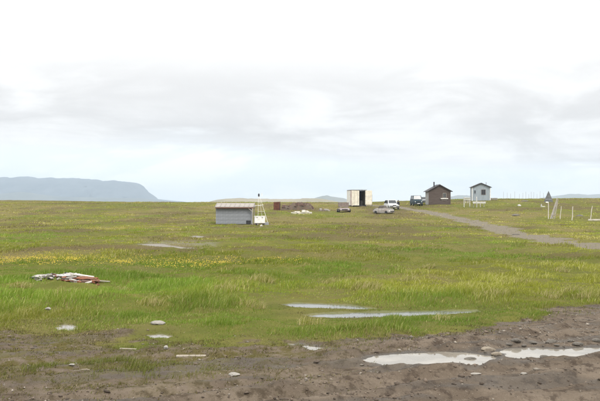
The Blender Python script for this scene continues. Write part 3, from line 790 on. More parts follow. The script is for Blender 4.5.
# ------------------------------------------------------------------ white container
def container():
    d = 158; p = spot(361, d); stand(p, 2.6)
    t = empty('container_shed', p, rad(7), 'tall white container with its dark doorway standing open', 'container')
    k = d / F
    xl, xr = (352 - 361) * k, (372.3 - 361) * k; H = 16.0 * k; Dp = 5.2
    a, b = (359.2 - 361) * k, (365 - 361) * k
    MB().box((xl + .04, Dp / 2, H / 2), (.08, Dp - .02, H - .1)).build('side_wall', CREAMP, t)
    MB().box((b + .3, Dp / 2, H / 2), (.08, Dp - .02, H - .1)).build('side_wall', CREAMP, t)
    MB().box(((xl + b + .3) / 2, Dp, H / 2), (b + .3 - xl, .08, H - .1)).build('rear_wall', DARKP, t)
    MB().box(((xl + b + .3) / 2, Dp / 2, .08), (b + .3 - xl, Dp - .1, .16)).build('floor_panel', DARKP, t)
    r = MB().box(((xl + b + .34) / 2, Dp / 2, H + .03), (b + .44 - xl, Dp + .16, .09)).build('roof', mat('grey_roof_edge', (.22, .21, .20), .8, .2, 3), t)
    # left side: two cladding panels, the near one faded pink
    for i, m_ in ((0, PINKP), (1, WHITEP), (2, WHITEP)):
        MB().box((xl - .03, .08 + (i + .5) * 1.7, H / 2 + .02), (.05, 1.64, H - .24)).build('side_panel', m_, t, .01)
    for y in (.02, Dp - .02): MB().box((xl + .0, y, H / 2), (.12, .12, H)).build('corner_post', CREAMP, t, .01)
    # front: closed left leaf, doorway, open right leaf made of an upper and a lower panel
    lf = MB().box(((xl + a) / 2 + .03, -.02, H / 2 + .03), (a - xl - .06, .09, H - .2)).build('door_leaf', CREAMP, t, .012)
    for x in (xl + .35, a - .3): MB().tube((x, -.09, .25), (x, -.09, H - .2), .018, n=6).build('lock_bar', CHROME, lf)
    MB().box((a + .02, -.01, H / 2), (.07, .14, H)).build('door_frame', DARKP, t)
    rr = xr - b
    M = Matrix.Rotation(rad(-3), 3, 'Z')
    for z0, z1 in ((.28, 1.02), (1.06, 1.86), (1.90, H - .06)):
        MB().box((b + rr / 2, -.06, (z0 + z1) / 2), (rr - .04, .06, z1 - z0), M).build('door_panel', CREAMP, t, .012)
    MB().box((b + .03, -.02, H / 2), (.07, .12, H)).build('door_frame', DARKP, t)
    MB().box((xr - .02, -.05, H / 2 - .4), (.06, .08, H - .8)).build('door_post', DARKP, t)
    # things dimly seen inside
    MB().box((b - .35, 1.6, .6), (.5, .5, .9)).build('shelf', mat('inner_shelf', (.12, .11, .10), .8), t)
container()

def low_crate():
    p = spot(343.5, 156); stand(p, 1.0)
    t = empty('flat_crate', p, rad(4), 'low flat-lidded grey crate left of the white container', 'crate')
    m = mat('crate_boards', (.27, .215, .19), .85, .25, 3, bump=.3, bscale=18)
    MB().box((0, 0, .46), (1.86, 1.2, .80)).build('body', m, t, .01)
    for z in (.2, .47, .74): MB().box((0, -.62, z), (1.84, .03, .22)).build('board', m, t, .005)
    MB().box((0, 0, .93), (2.05, 1.4, .08)).build('lid', mat('lid_sheet', (.40, .385, .38), .7, .2, 3), t, .01)
    for x in (-.7, .7): MB().box((x, 0, .02), (.12, 1.2, .14)).build('skid', WOODW, t)
low_crate()

# ------------------------------------------------------------------ vehicles (front looks along -Y)
def wheel(t, x, y, r, w=.2, flat=False):
    o = MB().tube((-w / 2, 0, 0), (w / 2, 0, 0), r, n=20).build('wheel', TYRE, t, .025); o.location = (x, y, r)
    sx = 1 if x > 0 else -1
    MB().tube((sx * (w / 2 - .01), 0, 0), (sx * (w / 2 + .012), 0, 0), r * .58, n=14).build('rim', CHROME, o)
    return o
def loft(secs, close=True):
    """secs: list of rings (same count)"""
    mb = MB(); n = len(secs[0]); vs = [p for s in secs for p in s]
    fs = [(i * n + j, i * n + (j + 1) % n, (i + 1) * n + (j + 1) % n, (i + 1) * n + j) for i in range(len(secs) - 1) for j in range(n)]
    fs += [tuple(range(n)), tuple(range(len(secs) * n - 1, (len(secs) - 1) * n - 1, -1))]
    return mb.poly(vs, fs)
def body_ring(y, w, z0, z1, r=.10):
    h = w / 2
    return [(-h + r, y, z0), (h - r, y, z0), (h, y, z0 + r), (h + .02, y, (z0 + z1) / 2), (h - .02, y, z1 - r), (h - r - .02, y, z1), (-h + r + .02, y, z1), (-h + .02, y, z1 - r), (-h - .02, y, (z0 + z1) / 2), (-h, y, z0 + r)]
def vehicle(name, label, p, rz, paint, L, Wd, H, belt, hood, cab, group=None, round_lights=False, plate=True):
    """cab = (front base y, front top y, rear top y, rear base y) from the nose, in metres"""
    t = empty(name, p, rz, label, 'car', group); y0 = -L / 2
    gc = .24
    st = [(0, .86, gc + .10, hood - .10), (.06, .93, gc, hood - .04), (.35, .98, gc - .02, hood), (cab[0], 1, gc - .02, belt), (cab[3], 1, gc - .02, belt), (L - .35, .98, gc, belt - .02), (L - .05, .94, gc + .02, belt - .06), (L, .88, gc + .1, belt - .12)]
    body = loft([body_ring(y0 + y, Wd * w, a, b) for y, w, a, b in st]).build('body', paint, t, .02, True)
    fb, ft, rt, rb = (y0 + q for q in cab)
    wb, wt = Wd / 2 - .03, Wd / 2 - .16
    zb, zt = belt - .03, H
    c = MB(); c.poly([(-wb, fb, zb), (wb, fb, zb), (wb, rb, zb), (-wb, rb, zb), (-wt, ft, zt), (wt, ft, zt), (wt, rt, zt), (-wt, rt, zt)],
                     [(0,3,2,1),(4,5,6,7),(0,1,5,4),(1,2,6,5),(2,3,7,6),(3,0,4,7)])
    cb = c.build('cabin', paint, t, .05)
    def pane(nm, A, B, C, D, off, m=GLASS):
        A, B, C, D = map(Vector, (A, B, C, D)); cen = (A + B + C + D) / 4
        n = (B - A).cross(D - A).normalized()
        q = [cen + (v - cen) * .84 + n * off for v in (A, B, C, D)]; q2 = [v - n * .03 for v in q]
        MB().poly(q + q2, [(0,1,2,3),(7,6,5,4),(0,4,5,1),(1,5,6,2),(2,6,7,3),(3,7,4,0)]).build(nm, m, cb)
    z2 = belt + .02
    pane('windshield', (-wb, fb, z2), (wb, fb, z2), (wt, ft, zt), (-wt, ft, zt), .012)
    pane('rear_window', (wb, rb, z2), (-wb, rb, z2), (-wt, rt, zt), (wt, rt, zt), .012)
    ym_b, ym_t = (fb + rb) / 2, (ft + rt) / 2
    for s in (1, -1):
        q = [((s * wb, fb, z2), (s * wb, ym_b, z2), (s * wt, ym_t, zt), (s * wt, ft, zt)), ((s * wb, ym_b, z2), (s * wb, rb, z2), (s * wt, rt, zt), (s * wt, ym_t, zt))]
        for Q in q:
            if s < 0: Q = (Q[1], Q[0], Q[3], Q[2])
            pane('side_window', *Q, .012)
        m_ = MB().box((s * (Wd / 2 + .10), fb + .18, belt + .08), (.17, .10, .13)).build('mirror', DARKP, t, .03)
        hx = s * Wd * .335; hz = hood - .22
        if round_lights: MB().tube((hx, y0 + .09, hz), (hx, y0 - .035, hz), .10, n=16).build('headlight', LAMPG, t)
        else: MB().box((hx, y0 + .02, hz), (.34, .10, .15)).build('headlight', LAMPG, t, .03)
        MB().box((s * Wd * .37, y0 + L, belt - .32), (.2, .06, .2)).build('tail_light', RUSTL, t, .02)
        for yy in (.72, L - .72): wheel(t, s * (Wd / 2 - .07), y0 + yy, .31)
    MB().box((0, y0 - .01, hood - .23), (Wd * .36, .08, .14)).build('grille', DARKP, t, .01)
    bu = MB().box((0, y0 - .05, gc + .20), (Wd * .94, .16, .17)).build('bumper', mat('bumper_plastic', (.06, .06, .065), .6, .2, 4), t, .04)
    MB().box((0, y0 + L + .04, gc + .20), (Wd * .94, .16, .17)).build('bumper', mat('bumper_plastic', (0, 0, 0)), t, .04)
    if plate: MB().box((0, y0 - .14, gc + .20), (.50, .02, .11)).build('number_plate', WHITEP, bu)
    stand(p, 1.2)
    return t
CARW = mat('white_car_paint', (.66, .67, .67), .3, .1, 3, spec=.5)
CARG = mat('silver_car_paint', (.48, .50, .51), .35, .12, 3, spec=.5)
CARB = mat('dark_teal_paint', (.016, .036, .046), .5, .15, 3, spec=.25)
vehicle('parked_car', 'white parked car with a person standing beside it', spot(391.4, 149), rad(9), CARW, 4.2, 1.82, 1.62, .98, .88, (1.15, 1.75, 3.4, 3.95))
vehicle('offroad_car', 'dark blue-green boxy off-road car left of the brown hut', spot(416.4, 163), rad(4), CARB, 3.8, 1.86, 2.0, 1.18, 1.02, (.95, 1.25, 3.5, 3.72), round_lights=True)
vehicle('parked_car', 'silver car half hidden between the dark off-road car and the hut', spot(424.2, 171), rad(-6), CARG, 4.2, 1.72, 1.45, .92, .82, (1.2, 1.85, 3.3, 3.9))

def low_wreck():
    p = spot(343.7, 138); stand(p, .9)
    t = empty('wrecked_car', p, rad(6), 'roofless low pinkish-grey car wreck in front of the grey crate', 'car wreck')
    m = mat('chalky_mauve_paint', (.27, .23, .23), .75, .3, 2.5, (.17, .12, .10), bump=.2, bscale=12)
    loft([body_ring(y, w, a, b, .08) for y, w, a, b in ((-1.2, 1.55, .26, .52), (-1.1, 1.72, .2, .60), (-.3, 1.8, .18, .70), (.5, 1.8, .18, .66), (1.1, 1.72, .2, .60), (1.2, 1.6, .28, .5))]).build('body', m, t, .02, True)
    MB().box((0, .1, .70), (1.2, .9, .08)).build('cockpit', DARKP, t, .03)
    MB().bar((-.62, -.35, .68), (-.5, -.1, .86), .05).build('pillar', m, t)
    MB().bar((.62, -.35, .68), (.5, -.1, .84), .05).build('pillar', m, t)
    MB().bar((-.5, -.1, .86), (.5, -.1, .84), .05).build('windshield_frame', m, t)
    MB().box((0, -1.2, .42), (.9, .06, .14)).build('grille', DARKP, t)
    for s in (-1, 1):
        MB().tube((s * .62, -1.24, .44), (s * .62, -1.12, .44), .09, n=12).build('headlight', LAMPG, t)
        wheel(t, s * .90, -.85, .27, .22); wheel(t, s * .90, .8, .27, .22)
low_wreck()

def grey_wreck():
    p = spot(383.5, 133.5); stand(p, 1.2)
    t = empty('wrecked_car', p, rad(52), 'flattened pale grey car wreck with a crushed dark cab', 'car wreck')
    m = mat('chalky_grey_paint', (.40, .385, .36), .75, .3, 2, (.26, .22, .19), bump=.3, bscale=10)
    loft([body_ring(y, w, a, b, .08) for y, w, a, b in ((-1.65, 1.3, .2, .50), (-1.5, 1.55, .08, .64), (-.5, 1.66, .02, .80), (.5, 1.66, .02, .78), (1.3, 1.55, .05, .66), (1.6, 1.35, .2, .46))]).build('body', m, t, .02, True)
    c = MB().poly([(-.68,-.45,.74),(.68,-.45,.74),(.70,.75,.72),(-.70,.75,.72),(-.50,-.05,1.18),(.52,-.1,1.30),(.55,.5,1.34),(-.48,.45,1.22)], [(0,3,2,1),(4,5,6,7),(0,1,5,4),(1,2,6,5),(2,3,7,6),(3,0,4,7)])
    cb = c.build('cab', mat('dark_brown_metal', (.10, .085, .075), .85, .3, 3), t, .04)  # whole cab in dark brown, windows not cut out
    MB().box((.02, -.05, 1.25), (.9, .16, .06), Matrix.Rotation(.1, 3, 'Y')).build('roof_edge', m, cb)
    MB().box((0, -1.62, .36), (1.0, .08, .16)).build('grille', DARKP, t)
    for s in (-1, 1):
        MB().tube((s * .52, -1.68, .40), (s * .52, -1.5, .40), .10, n=12).build('headlight_socket', DARKP, t)
        w_ = MB().tube((-.08, 0, 0), (.08, 0, 0), .24, n=16).build('wheel_hub', DARKP, t, .02); w_.location = (s * .78, -1.0, .2)
        w_ = MB().tube((-.08, 0, 0), (.08, 0, 0), .24, n=16).build('wheel_hub', DARKP, t, .02); w_.location = (s * .78, .95, .2)
    MB().box((.1, -.95, .82), (1.1, .9, .04), Matrix.Rotation(.07, 3, 'X')).build('bonnet', m, t, .01)
    MB().box((-.5, .9, .78), (.5, .5, .18), Matrix.Rotation(.3, 3, 'Z')).build('boot_lid', m, t, .02)
    q = spot(376.6, 135.5)
    t = empty('car_door', q, rad(30), 'dark detached car door lying left of the grey wreck', 'car door'); stand(q, .4)
    MB().poly([(-.5,-.35,0),(.5,-.35,0),(.5,.3,.35),(.25,.42,.6),(-.3,.42,.6),(-.5,.3,.35),(-.5,-.3,.06),(.5,-.3,.06),(.5,.35,.41),(.25,.47,.66),(-.3,.47,.66),(-.5,.35,.41)],
              [(0,1,2,3,4,5),(11,10,9,8,7,6)] + [(i, i + 6, (i + 1) % 6 + 6, (i + 1) % 6) for i in range(6)]).build('panel', mat('dark_brown_metal', (0, 0, 0)), t)
    MB().box((.3, -.02, .24), (.16, .05, .04)).build('handle', CHROME, t)
grey_wreck()

# ------------------------------------------------------------------ person
def person():
    p = spot(398.3, 147.2); stand(p, .2)
    t = empty('person', p, rad(20), 'person in dark clothes standing by the white car', 'person')
    dark = mat('dark_cloth', (.030, .030, .038), .9, .3, 8); trou = mat('dark_trousers', (.045, .045, .055), .9, .3, 8); skin = mat('skin', (.42, .27, .20), .6, .1, 8); hair = mat('dark_hair', (.03, .022, .018), .7, .2, 20); shoe = mat('boot_leather', (.03, .025, .02), .6)
    def rings(cs, m, name, n=12, par=t):
        mb = loft([[(cx + rx * math.cos(2 * math.pi * i / n), cy + ry * math.sin(2 * math.pi * i / n), z) for i in range(n)] for cx, cy, z, rx, ry in cs])
        return mb.build(name, m, par, 0, True)
    # one continuous body surface: skin modifier over a skeleton
    J = {'pel': (0, 0, .94, .145, .11), 'wst': (0, 0, 1.10, .14, .105), 'chs': (0, 0, 1.32, .165, .115), 'nkb': (0, 0, 1.46, .075, .07), 'nk': (0, -.01, 1.53, .055, .055), 'hd': (0, -.015, 1.63, .078, .095), 'cr': (0, -.01, 1.715, .06, .075)}
    E = [('pel', 'wst'), ('wst', 'chs'), ('chs', 'nkb'), ('nkb', 'nk'), ('nk', 'hd'), ('hd', 'cr')]
    for s, q in ((1, 'r'), (-1, 'l')):
        J.update({q + 'sh': (s * .19, 0, 1.41, .062, .062), q + 'el': (s * .25, .03, 1.13, .047, .047), q + 'wr': (s * .235, -.07, .89, .032, .030), q + 'pa': (s * .23, -.09, .82, .036, .02),
                  q + 'hp': (s * .095, 0, .88, .088, .09), q + 'kn': (s * .11, -.02, .50, .062, .064), q + 'an': (s * .12, .02, .09, .042, .046), q + 'to': (s * .14, -.14, .04, .042, .03)})
        E += [('chs', q + 'sh'), (q + 'sh', q + 'el'), (q + 'el', q + 'wr'), (q + 'wr', q + 'pa'), ('pel', q + 'hp'), (q + 'hp', q + 'kn'), (q + 'kn', q + 'an'), (q + 'an', q + 'to')]
        for k in range(5):
            if k == 4: b = (s * .205, -.115, .815); tp = (s * .195, -.135, .775)
            else: b = (s * (.232), -.115 + k * .018, .775); tp = (s * (.225), -.125 + k * .019, .72 + abs(k - 1.3) * .008)
            J[q + 'f%d' % k] = (*b, .009, .009); J[q + 'g%d' % k] = (*tp, .0075, .0075)
            E += [(q + 'pa', q + 'f%d' % k), (q + 'f%d' % k, q + 'g%d' % k)]
    keys = list(J); me = bpy.data.meshes.new('body'); me.from_pydata([J[k][:3] for k in keys], [(keys.index(a), keys.index(b)) for a, b in E], [])
    o = bpy.data.objects.new('body', me); COL.objects.link(o); o.parent = t
    sk = o.modifiers.new('skin', 'SKIN'); sk.use_smooth_shade = True
    for i, k in enumerate(keys):
        me.skin_vertices[0].data[i].radius = J[k][3:5]; me.skin_vertices[0].data[i].use_root = (k == 'pel')
    o.modifiers.new('sub', 'SUBSURF').levels = 1; o.modifiers['sub'].render_levels = 2
    # skin, jacket and trousers by height on the body
    m = bpy.data.materials.new('body_skin_and_clothes'); m.use_nodes = True; tr = m.node_tree; b = tr.nodes['Principled BSDF']
    sp = nd(tr, 'ShaderNodeSeparateXYZ'); tcx = nd(tr, 'ShaderNodeTexCoord'); tr.links.new(tcx.outputs['Object'], sp.inputs[0])
    z = sp.outputs[2]; ax = math_n(tr, 'ABSOLUTE', sp.outputs[0])
    hand = math_n(tr, 'MULTIPLY', math_n(tr, 'GREATER_THAN', ax, .185), math_n(tr, 'LESS_THAN', z, .885))
    sk_ = math_n(tr, 'MAXIMUM', math_n(tr, 'GREATER_THAN', z, 1.51), math_n(tr, 'MULTIPLY', hand, math_n(tr, 'GREATER_THAN', z, .6)))
    cl = mixc(tr, math_n(tr, 'GREATER_THAN', z, .86), (.045, .045, .055), (.030, .030, .038))
    cl = mixc(tr, math_n(tr, 'LESS_THAN', z, .11), cl, (.03, .025, .02))
    tr.links.new(mixc(tr, sk_, cl, (.42, .27, .20)), b.inputs['Base Color']); b.inputs['Roughness'].default_value = .8
    me.materials.append(m)
    rings([(0, 0, .84, .178, .145), (0, 0, .95, .182, .148), (0, 0, 1.10, .175, .140), (0, 0, 1.30, .20, .150), (0, 0, 1.43, .17, .115), (0, -.005, 1.50, .085, .085)], dark, 'jacket')
    rings([(0, .01, 1.62, .092, .108), (0, .015, 1.68, .094, .112), (0, .015, 1.73, .078, .095), (0, .012, 1.765, .035, .05)], hair, 'hair')
    MB().poly([(-.018,-.10,1.61),(.018,-.10,1.61),(0,-.13,1.615),(0,-.10,1.66)], [(0,1,2),(0,2,3),(2,1,3),(0,3,1)]).build('nose', skin, t)
    for s in (-1, 1):
        MB().box((s * .035, -.104, 1.655), (.024, .012, .010)).build('eye', hair, t)
        MB().box((s * .092, 0, 1.64), (.016, .035, .055)).build('ear', skin, t, .006)
        MB().box((s * .135, -.06, .05), (.095, .27, .10)).build('boot', shoe, t, .03)
    MB().box((0, -.105, 1.582), (.045, .012, .010)).build('mouth', mat('lip', (.30, .14, .12), .6), t)
person()

# ------------------------------------------------------------------ huts
def hut(name, label, px, d, wpx, hpx, apx, depth, wallm, roofm, overhang, rz=0, battens=False):
    p = spot(px, d); k = d / F; w = wpx * k; h = hpx * k; ap = apx * k
    t = empty(name, p, rz, label, 'hut'); stand(p, w * .55)
    w2 = w / 2
    MB().prism([(-w2, -.3), (w2, -.3), (w2, h), (0, ap - .06), (-w2, h)], 0, depth).build('wall', wallm, t)
    # boards of the front and left side
    if battens:
        n = 15
        for i in range(n):
            x = -w2 + (i + .5) * w / n; zt = h + (ap - .08 - h) * (1 - abs(x) / w2)
            MB().box((x, -.018, zt / 2 - .1), (w / n - .02, .03, zt - .05)).build('board', wallm, t, .004)
        for i in range(12): MB().box((-w2 - .018, (i + .5) * depth / 12, h / 2 - .1), (.03, depth / 12 - .02, h - .05)).build('board', wallm, t, .004)
    else:
        n = 17; z = -.05
        bh = (ap - .1) / n
        for i in range(n):
            zc_ = z + (i + .5) * bh; zt = zc_ + bh / 2
            ww = w if zt < h else w * max(0.05, (ap - .12 - zt) / (ap - h))
            MB().box((0, -.02 + random.uniform(-.005, .005), zc_), (ww - .02, .035, bh - .018)).build('board', wallm, t, .006)
    s = (ap - h) / w2; ov = overhang
    for sg in (-1, 1):
        r = MB(); xe = sg * (w2 + ov); ze = h - s * ov
        r.poly([(0, -.28, ap), (xe, -.28, ze), (xe, depth + .25, ze), (0, depth + .25, ap), (0, -.28, ap + .10), (xe, -.28, ze + .08), (xe, depth + .25, ze + .08), (0, depth + .25, ap + .10)],
               [(0,1,2,3),(7,6,5,4),(0,4,5,1),(1,5,6,2),(2,6,7,3),(3,7,4,0)])
        r.build('roof', roofm, t)
        MB().bar((sg * .02, -.30, ap + .0), (xe, -.30, ze + .01), .04, .13).build('bargeboard', roofm, t)
    return t, k, w, h, ap
def window(t, x, z, w, h, frame_m, sill=None, y=-.05, mullion=True):
    o = MB().box((x, y, z), (w, .05, h)).build('window', GLASS, t)
    f = MB()
    for sx in (-1, 1): f.box((x + sx * (w / 2 + .03), y - .012, z), (.07, .07, h + .13))
    for sz in (-1, 1): f.box((x, y - .014, z + sz * (h / 2 + .03)), (w - .01, .066, .07))
    if mullion: f.box((x, y - .02, z), (.045, .05, h - .02))
    f.build('frame', frame_m, o)
    if sill: MB().box((x + sill[2], y - .09, z - h / 2 - .14), (w + sill[0], .26, sill[1])).build('sill', WHITEP, o, .01)

t, k, w, h, ap = hut('brown_hut', 'dark brown timber hut with a stovepipe and pale window sill', 439.6, 164, 21.6, 13.6, 19.4, 4.2, BROWN, ROOFD, .42)
GREYSIDE = mat('bare_grey_boards', (.40, .39, .38), .85, .2, 3, bump=.3, bscale=20)
for i in range(10): MB().box((-w / 2 - .02, (i + .5) * .42, h / 2 - .1), (.035, .40, h)).build('board', GREYSIDE, t, .005)
window(t, 4.9 * k, 8.6 * k, 2.6 * k, 4.6 * k, WOODW, (.95, .16, -.05))
MB().box((4.6 * k, -.06, 4.4 * k), (5.6 * k, .05, 2.0 * k)).build('patch_board', mat('grey_brown_boards', (.20, .165, .145), .85, .2, 3, bump=.3, bscale=20), t)
c = MB().tube((-4.6 * k, 1.2, ap - 1.2), (-4.6 * k, 1.2, 22.0 * k), .12, n=12).build('chimney_pipe', DARKP, t)
MB().tube((-4.6 * k, 1.2, 21.8 * k), (-4.6 * k, 1.2, 22.4 * k), .17, .13, n=12).build('pipe_cap', DARKP, c)
for s in (-1, 1): MB().box((s * (w / 2 - .03), -.045, h / 2 - .1), (.13, .06, h)).build('corner_board', BROWN, t)

t, k, w, h, ap = hut('pale_hut', 'small pale blue-white hut with a dark gable roof on the rise', 481.2, 180, 18.0, 13.4, 17.2, 3.6, HUTW, ROOFD, .28, rad(-6), True)
window(t, 2.2 * k, 8.3 * k, 3.6 * k, 4.6 * k, mat('brown_frame', (.16, .12, .10), .8), None)
window(t, -6.2 * k, 8.6 * k, 1.4 * k, 3.0 * k, HUTW, None, mullion=False)
for s in (-1, 1): MB().box((s * (w / 2 - .03), -.05, h / 2 - .1), (.14, .06, h)).build('corner_board', WHITEP, t)
MB().tube((6 * k, 2.2, h), (6 * k, 2.2, 18.4 * k), .07, n=10).build('chimney_pipe', CHROME, t)
p = spot(493.2, 181); stand(p, .8)
t = empty('firewood_pile', p, rad(-8), 'low dark woodpile at the right foot of the pale hut', 'woodpile')
for i in range(14):
    MB().tube((-.8 + (i % 7) * .26, -.35, .12 + .22 * (i // 7)), (-.8 + (i % 7) * .26, .35, .12 + .22 * (i // 7)), .115, n=8).build('log', WOODW, t)

GREYWHITE = mat('worn_white_timber', (.56, .55, .51), .75, .2, 3, (.40, .38, .34), bump=.2, bscale=30)
# white frames in front of the pale hut
def white_frames():
    d = 152; k = d / F
    p = spot(467.2, d)
    t = empty('timber_frame', p, rad(5), 'white timber frame with two posts left of the white bench board', 'frame')
    for x, hgt in ((-3.2, 10), (2.6, 9.4)): MB().box((x * k, 0, hgt * k / 2 - .1), (.13, .13, hgt * k + .2)).build('post', GREYWHITE, t, .01)
    for z in (9.2, 7.4): MB().box((-.2 * k, -.09, z * k), (7.2 * k, .04, .16)).build('rail', GREYWHITE, t, .005)
    for x in (-1.6, .2, 1.4): MB().box((x * k, .07, 6.6 * k), (.10, .03, 5.2 * k)).build('slat', GREYWHITE, t)
    p = spot(479.0, d - 1)
    t = empty('work_table', p, rad(-4), 'white board table with tall thin posts below the pale hut', 'table')
    MB().box((0, 0, 5.4 * k), (13 * k, .8, .12)).build('table_top', GREYWHITE, t, .01)
    MB().box((0, -.42, 4.9 * k), (12.6 * k, .04, .36)).build('apron', GREYWHITE, t, .005)
    for x, hgt, y in ((-2.4, 9.6, -.36), (1.0, 5.3, -.36), (-2.2, 11, .36), (5.2, 5.2, .36), (-5.2, 5.2, .36)):
        MB().box((x * k, y, hgt * k / 2 - .1), (.10, .10, hgt * k + .2)).build('leg', GREYWHITE, t)
    MB().bar((-2.4 * k, -.36, 9.2 * k), (-2.2 * k, .36, 10.4 * k), .07).build('rail', GREYWHITE, t)
white_frames()

# ------------------------------------------------------------------ sign, leaning boards, posts
def post(name, px, d, hpx, lean, r, m, label, cat='post', group=None, cap=True):
    p = spot(px, d); k = d / F; h = hpx * k
    t = empty(name, p, 0, label, cat, group)
    n = 5; top = Vector((lean * k, 0, h)); mb = MB(); prev = Vector((0, 0, -.3))
    rn = random.Random(int(px * 10))
    secs = []
    for i in range(n + 1):
        f = i / n; c = Vector((0, 0, -.3)) * (1 - f) + top * f + Vector((rn.uniform(-1, 1), rn.uniform(-1, 1), 0)) * r * .35
        rr = r * (1.1 - .3 * f)
        secs.append([(c.x + rr * math.cos(2 * math.pi * j / 8), c.y + rr * math.sin(2 * math.pi * j / 8), c.z) for j in range(8)])
    loft(secs).build('shaft', m, t)
    if cap: MB().tube(top, top + Vector((0, 0, r * .7)), r * .82, r * .45).build('worn_end', WOODW, t)
    return t
PALEPOST = mat('bleached_post', (.56, .52, .44), .8, .2, 3, (.44, .40, .33), bump=.3, bscale=25)
post('marker_post', 560.0, 113, 12.6, 1.2, .06, PALEPOST, 'bleached post nearest right of the triangular sign')
post('marker_post', 572.0, 109, 13.6, .8, .07, PALEPOST, 'straight bleached post in the middle of the right-hand three')
post('marker_post', 590.2, 111, 13.2, 2.0, .065, PALEPOST, 'leaning bleached post nearest the right edge')
p = spot(598, 109); t = empty('timber_beam', p, rad(2), 'pale timber beam lying in grass at the right edge', 'beam')
MB().box((0, 0, .10), (2.6, .22, .20)).build('beam', PALEPOST, t, .015)
MB().box((-.6, .0, .02), (.2, .5, .12)).build('bearer', WOODW, t, .01)

def sign():
    d = 113; k = d / F; p = spot(548.4, d); t = empty('triangle_sign', p, rad(8), 'grey triangular road sign seen from behind on a pale post', 'road sign')
    post_m = PALEPOST
    MB().tube((0, .02, -.4), (.1 * k, .02, 24.5 * k), .065, .06, 10).build('post', post_m, t)
    zb, zt, hw = 16.8 * k, 28.0 * k, 5.0 * k; SG = mat('sign_back', (.17, .175, .18), .5, .2, 2.5, (.12, .125, .13), metal=.2)
    pl = MB().prism([(-hw, zb), (hw, zb), (0, zt)], -.06, -.03).build('plate', SG, t, .005)
    for z, f in ((19.2, .68), (22.6, .36)): MB().box((0, -.075, z * k), (2 * hw * f, .03, .06)).build('bracket', CHROME, pl)
    MB().box((-1.6 * k, -.05, 16.6 * k), (2.6 * k, .03, .16)).build('tab', WHITEP, t)
    p2 = spot(551.4, d + 1.2); t = empty('leaning_boards', p2, rad(-5), 'pale weathered boards leaning right behind the triangular sign', 'boards')
    BM = mat('bleached_board', (.44, .40, .35), .85, .25, 2, (.34, .31, .28), bump=.3, bscale=20)
    for i, (a, b, w_) in enumerate((((-.2, 0, -.1), (.88, .35, 2.95), .16), ((.10, .05, -.1), (.80, .5, 2.45), .18), ((.36, -.05, -.1), (.98, .4, 2.75), .12), ((-.02, .1, -.1), (.62, .5, 1.7), .2))):
        MB().bar(a, b, w_, .045).build('board', BM, t, .005)
    MB().bar((-.05, -.09, .62), (.62, -.03, .70), .06, .04).build('cleat', WOODW, t)
sign()

LEFTS = [503.5, 507.2, 510.6, 514.8, 519.4, 522.8, 526.0, 528.8, 531.4, 533.6, 537.2, 540.0, 543.6, 546.6]
for i, px in enumerate(LEFTS):
    post('skyline_pole', px, 196 + 2.5 * math.sin(i * 1.7), 6.4 + 1.5 * math.sin(i * 2.3 + 1), .5 * math.sin(i * 3.1), .034, mat('grey_pole', (.40, .385, .36), .85, .2, 3),
         ORD[i] + ' thin bare pole from the left in the row along the skyline', 'pole', 'thin poles along the skyline', cap=False)
stone('white_boulder', spot(519.2, 152, .05), (.50, .4, .28), mat('white_stone', (0, 0, 0)), 'white boulder in the grass left of the triangular sign', 9)
stone('white_boulder', spot(541.4, 150, .10), (.20, .2, .42), mat('white_stone', (0, 0, 0)), 'small upright white boulder just left of the triangular sign', 10)
stone('white_boulder', spot(543.6, 149, .0), (.34, .2, .14), mat('white_stone', (0, 0, 0)), 'low white boulder touching the upright one by the triangular sign', 14)
for i, (px, d, s, lab) in enumerate(((524.5, 172, .55, 'dark boulder on the slope below the skyline poles'), (515.5, 124, .50, 'low dark boulder below the white boulder'), (580, 122, .55, 'low dark boulder behind the middle bleached post'), (516, 66.5, .24, 'dark stone on the near verge of the gravel track'))):
    stone('boulder', spot(px, d, .02), (s * 1.5, s, s * .45), STONED, lab, 30 + i)

# ------------------------------------------------------------------ rubbish heap in the meadow (left)
def sheet(name, p, sx, sy, h, m, label, seed, rz=0., cat='scrap'):
    nx, ny = 14, 9; u = np.linspace(-1, 1, nx); v = np.linspace(-1, 1, ny); U, Vv = np.meshgrid(u, v)
    edge = 1 - np.maximum(np.abs(U), np.abs(Vv)) ** 3
    h = h * .55; z = h * (edge * .65 + (fbm(U * 2.2 + seed, Vv * 2.2, seed, 3) - .3) * .9) + .03
    X = U * sx / 2 * (1 + .18 * (fbm(Vv * 2 + seed, U, seed + 3, 2) - .5)); Y = Vv * sy / 2 * (1 + .35 * (fbm(U * 2, Vv + seed, seed + 5, 2) - .5))
    top = np.stack([X.ravel(), Y.ravel(), z.ravel()], 1); bot = top - [0, 0, .012]
    n = nx * ny; i = (np.arange(ny - 1)[:, None] * nx + np.arange(nx - 1)[None]).ravel()
    f = np.stack([i, i + 1, i + 1 + nx, i + nx], 1); rim = list(range(nx)) + [k * nx + nx - 1 for k in range(1, ny)] + [(ny - 1) * nx + k for k in range(nx - 2, -1, -1)] + [k * nx for k in range(ny - 2, 0, -1)]
    fr = np.array([(rim[k], rim[k] + n, rim[(k + 1) % len(rim)] + n, rim[(k + 1) % len(rim)]) for k in range(len(rim))])
    o = np_mesh(name, np.vstack([top, bot]), np.vstack([f, f[:, ::-1] + n, fr]), m, 4); o.location = p; o.rotation_euler = (0, 0, rz)
    return tag(o, label, cat)
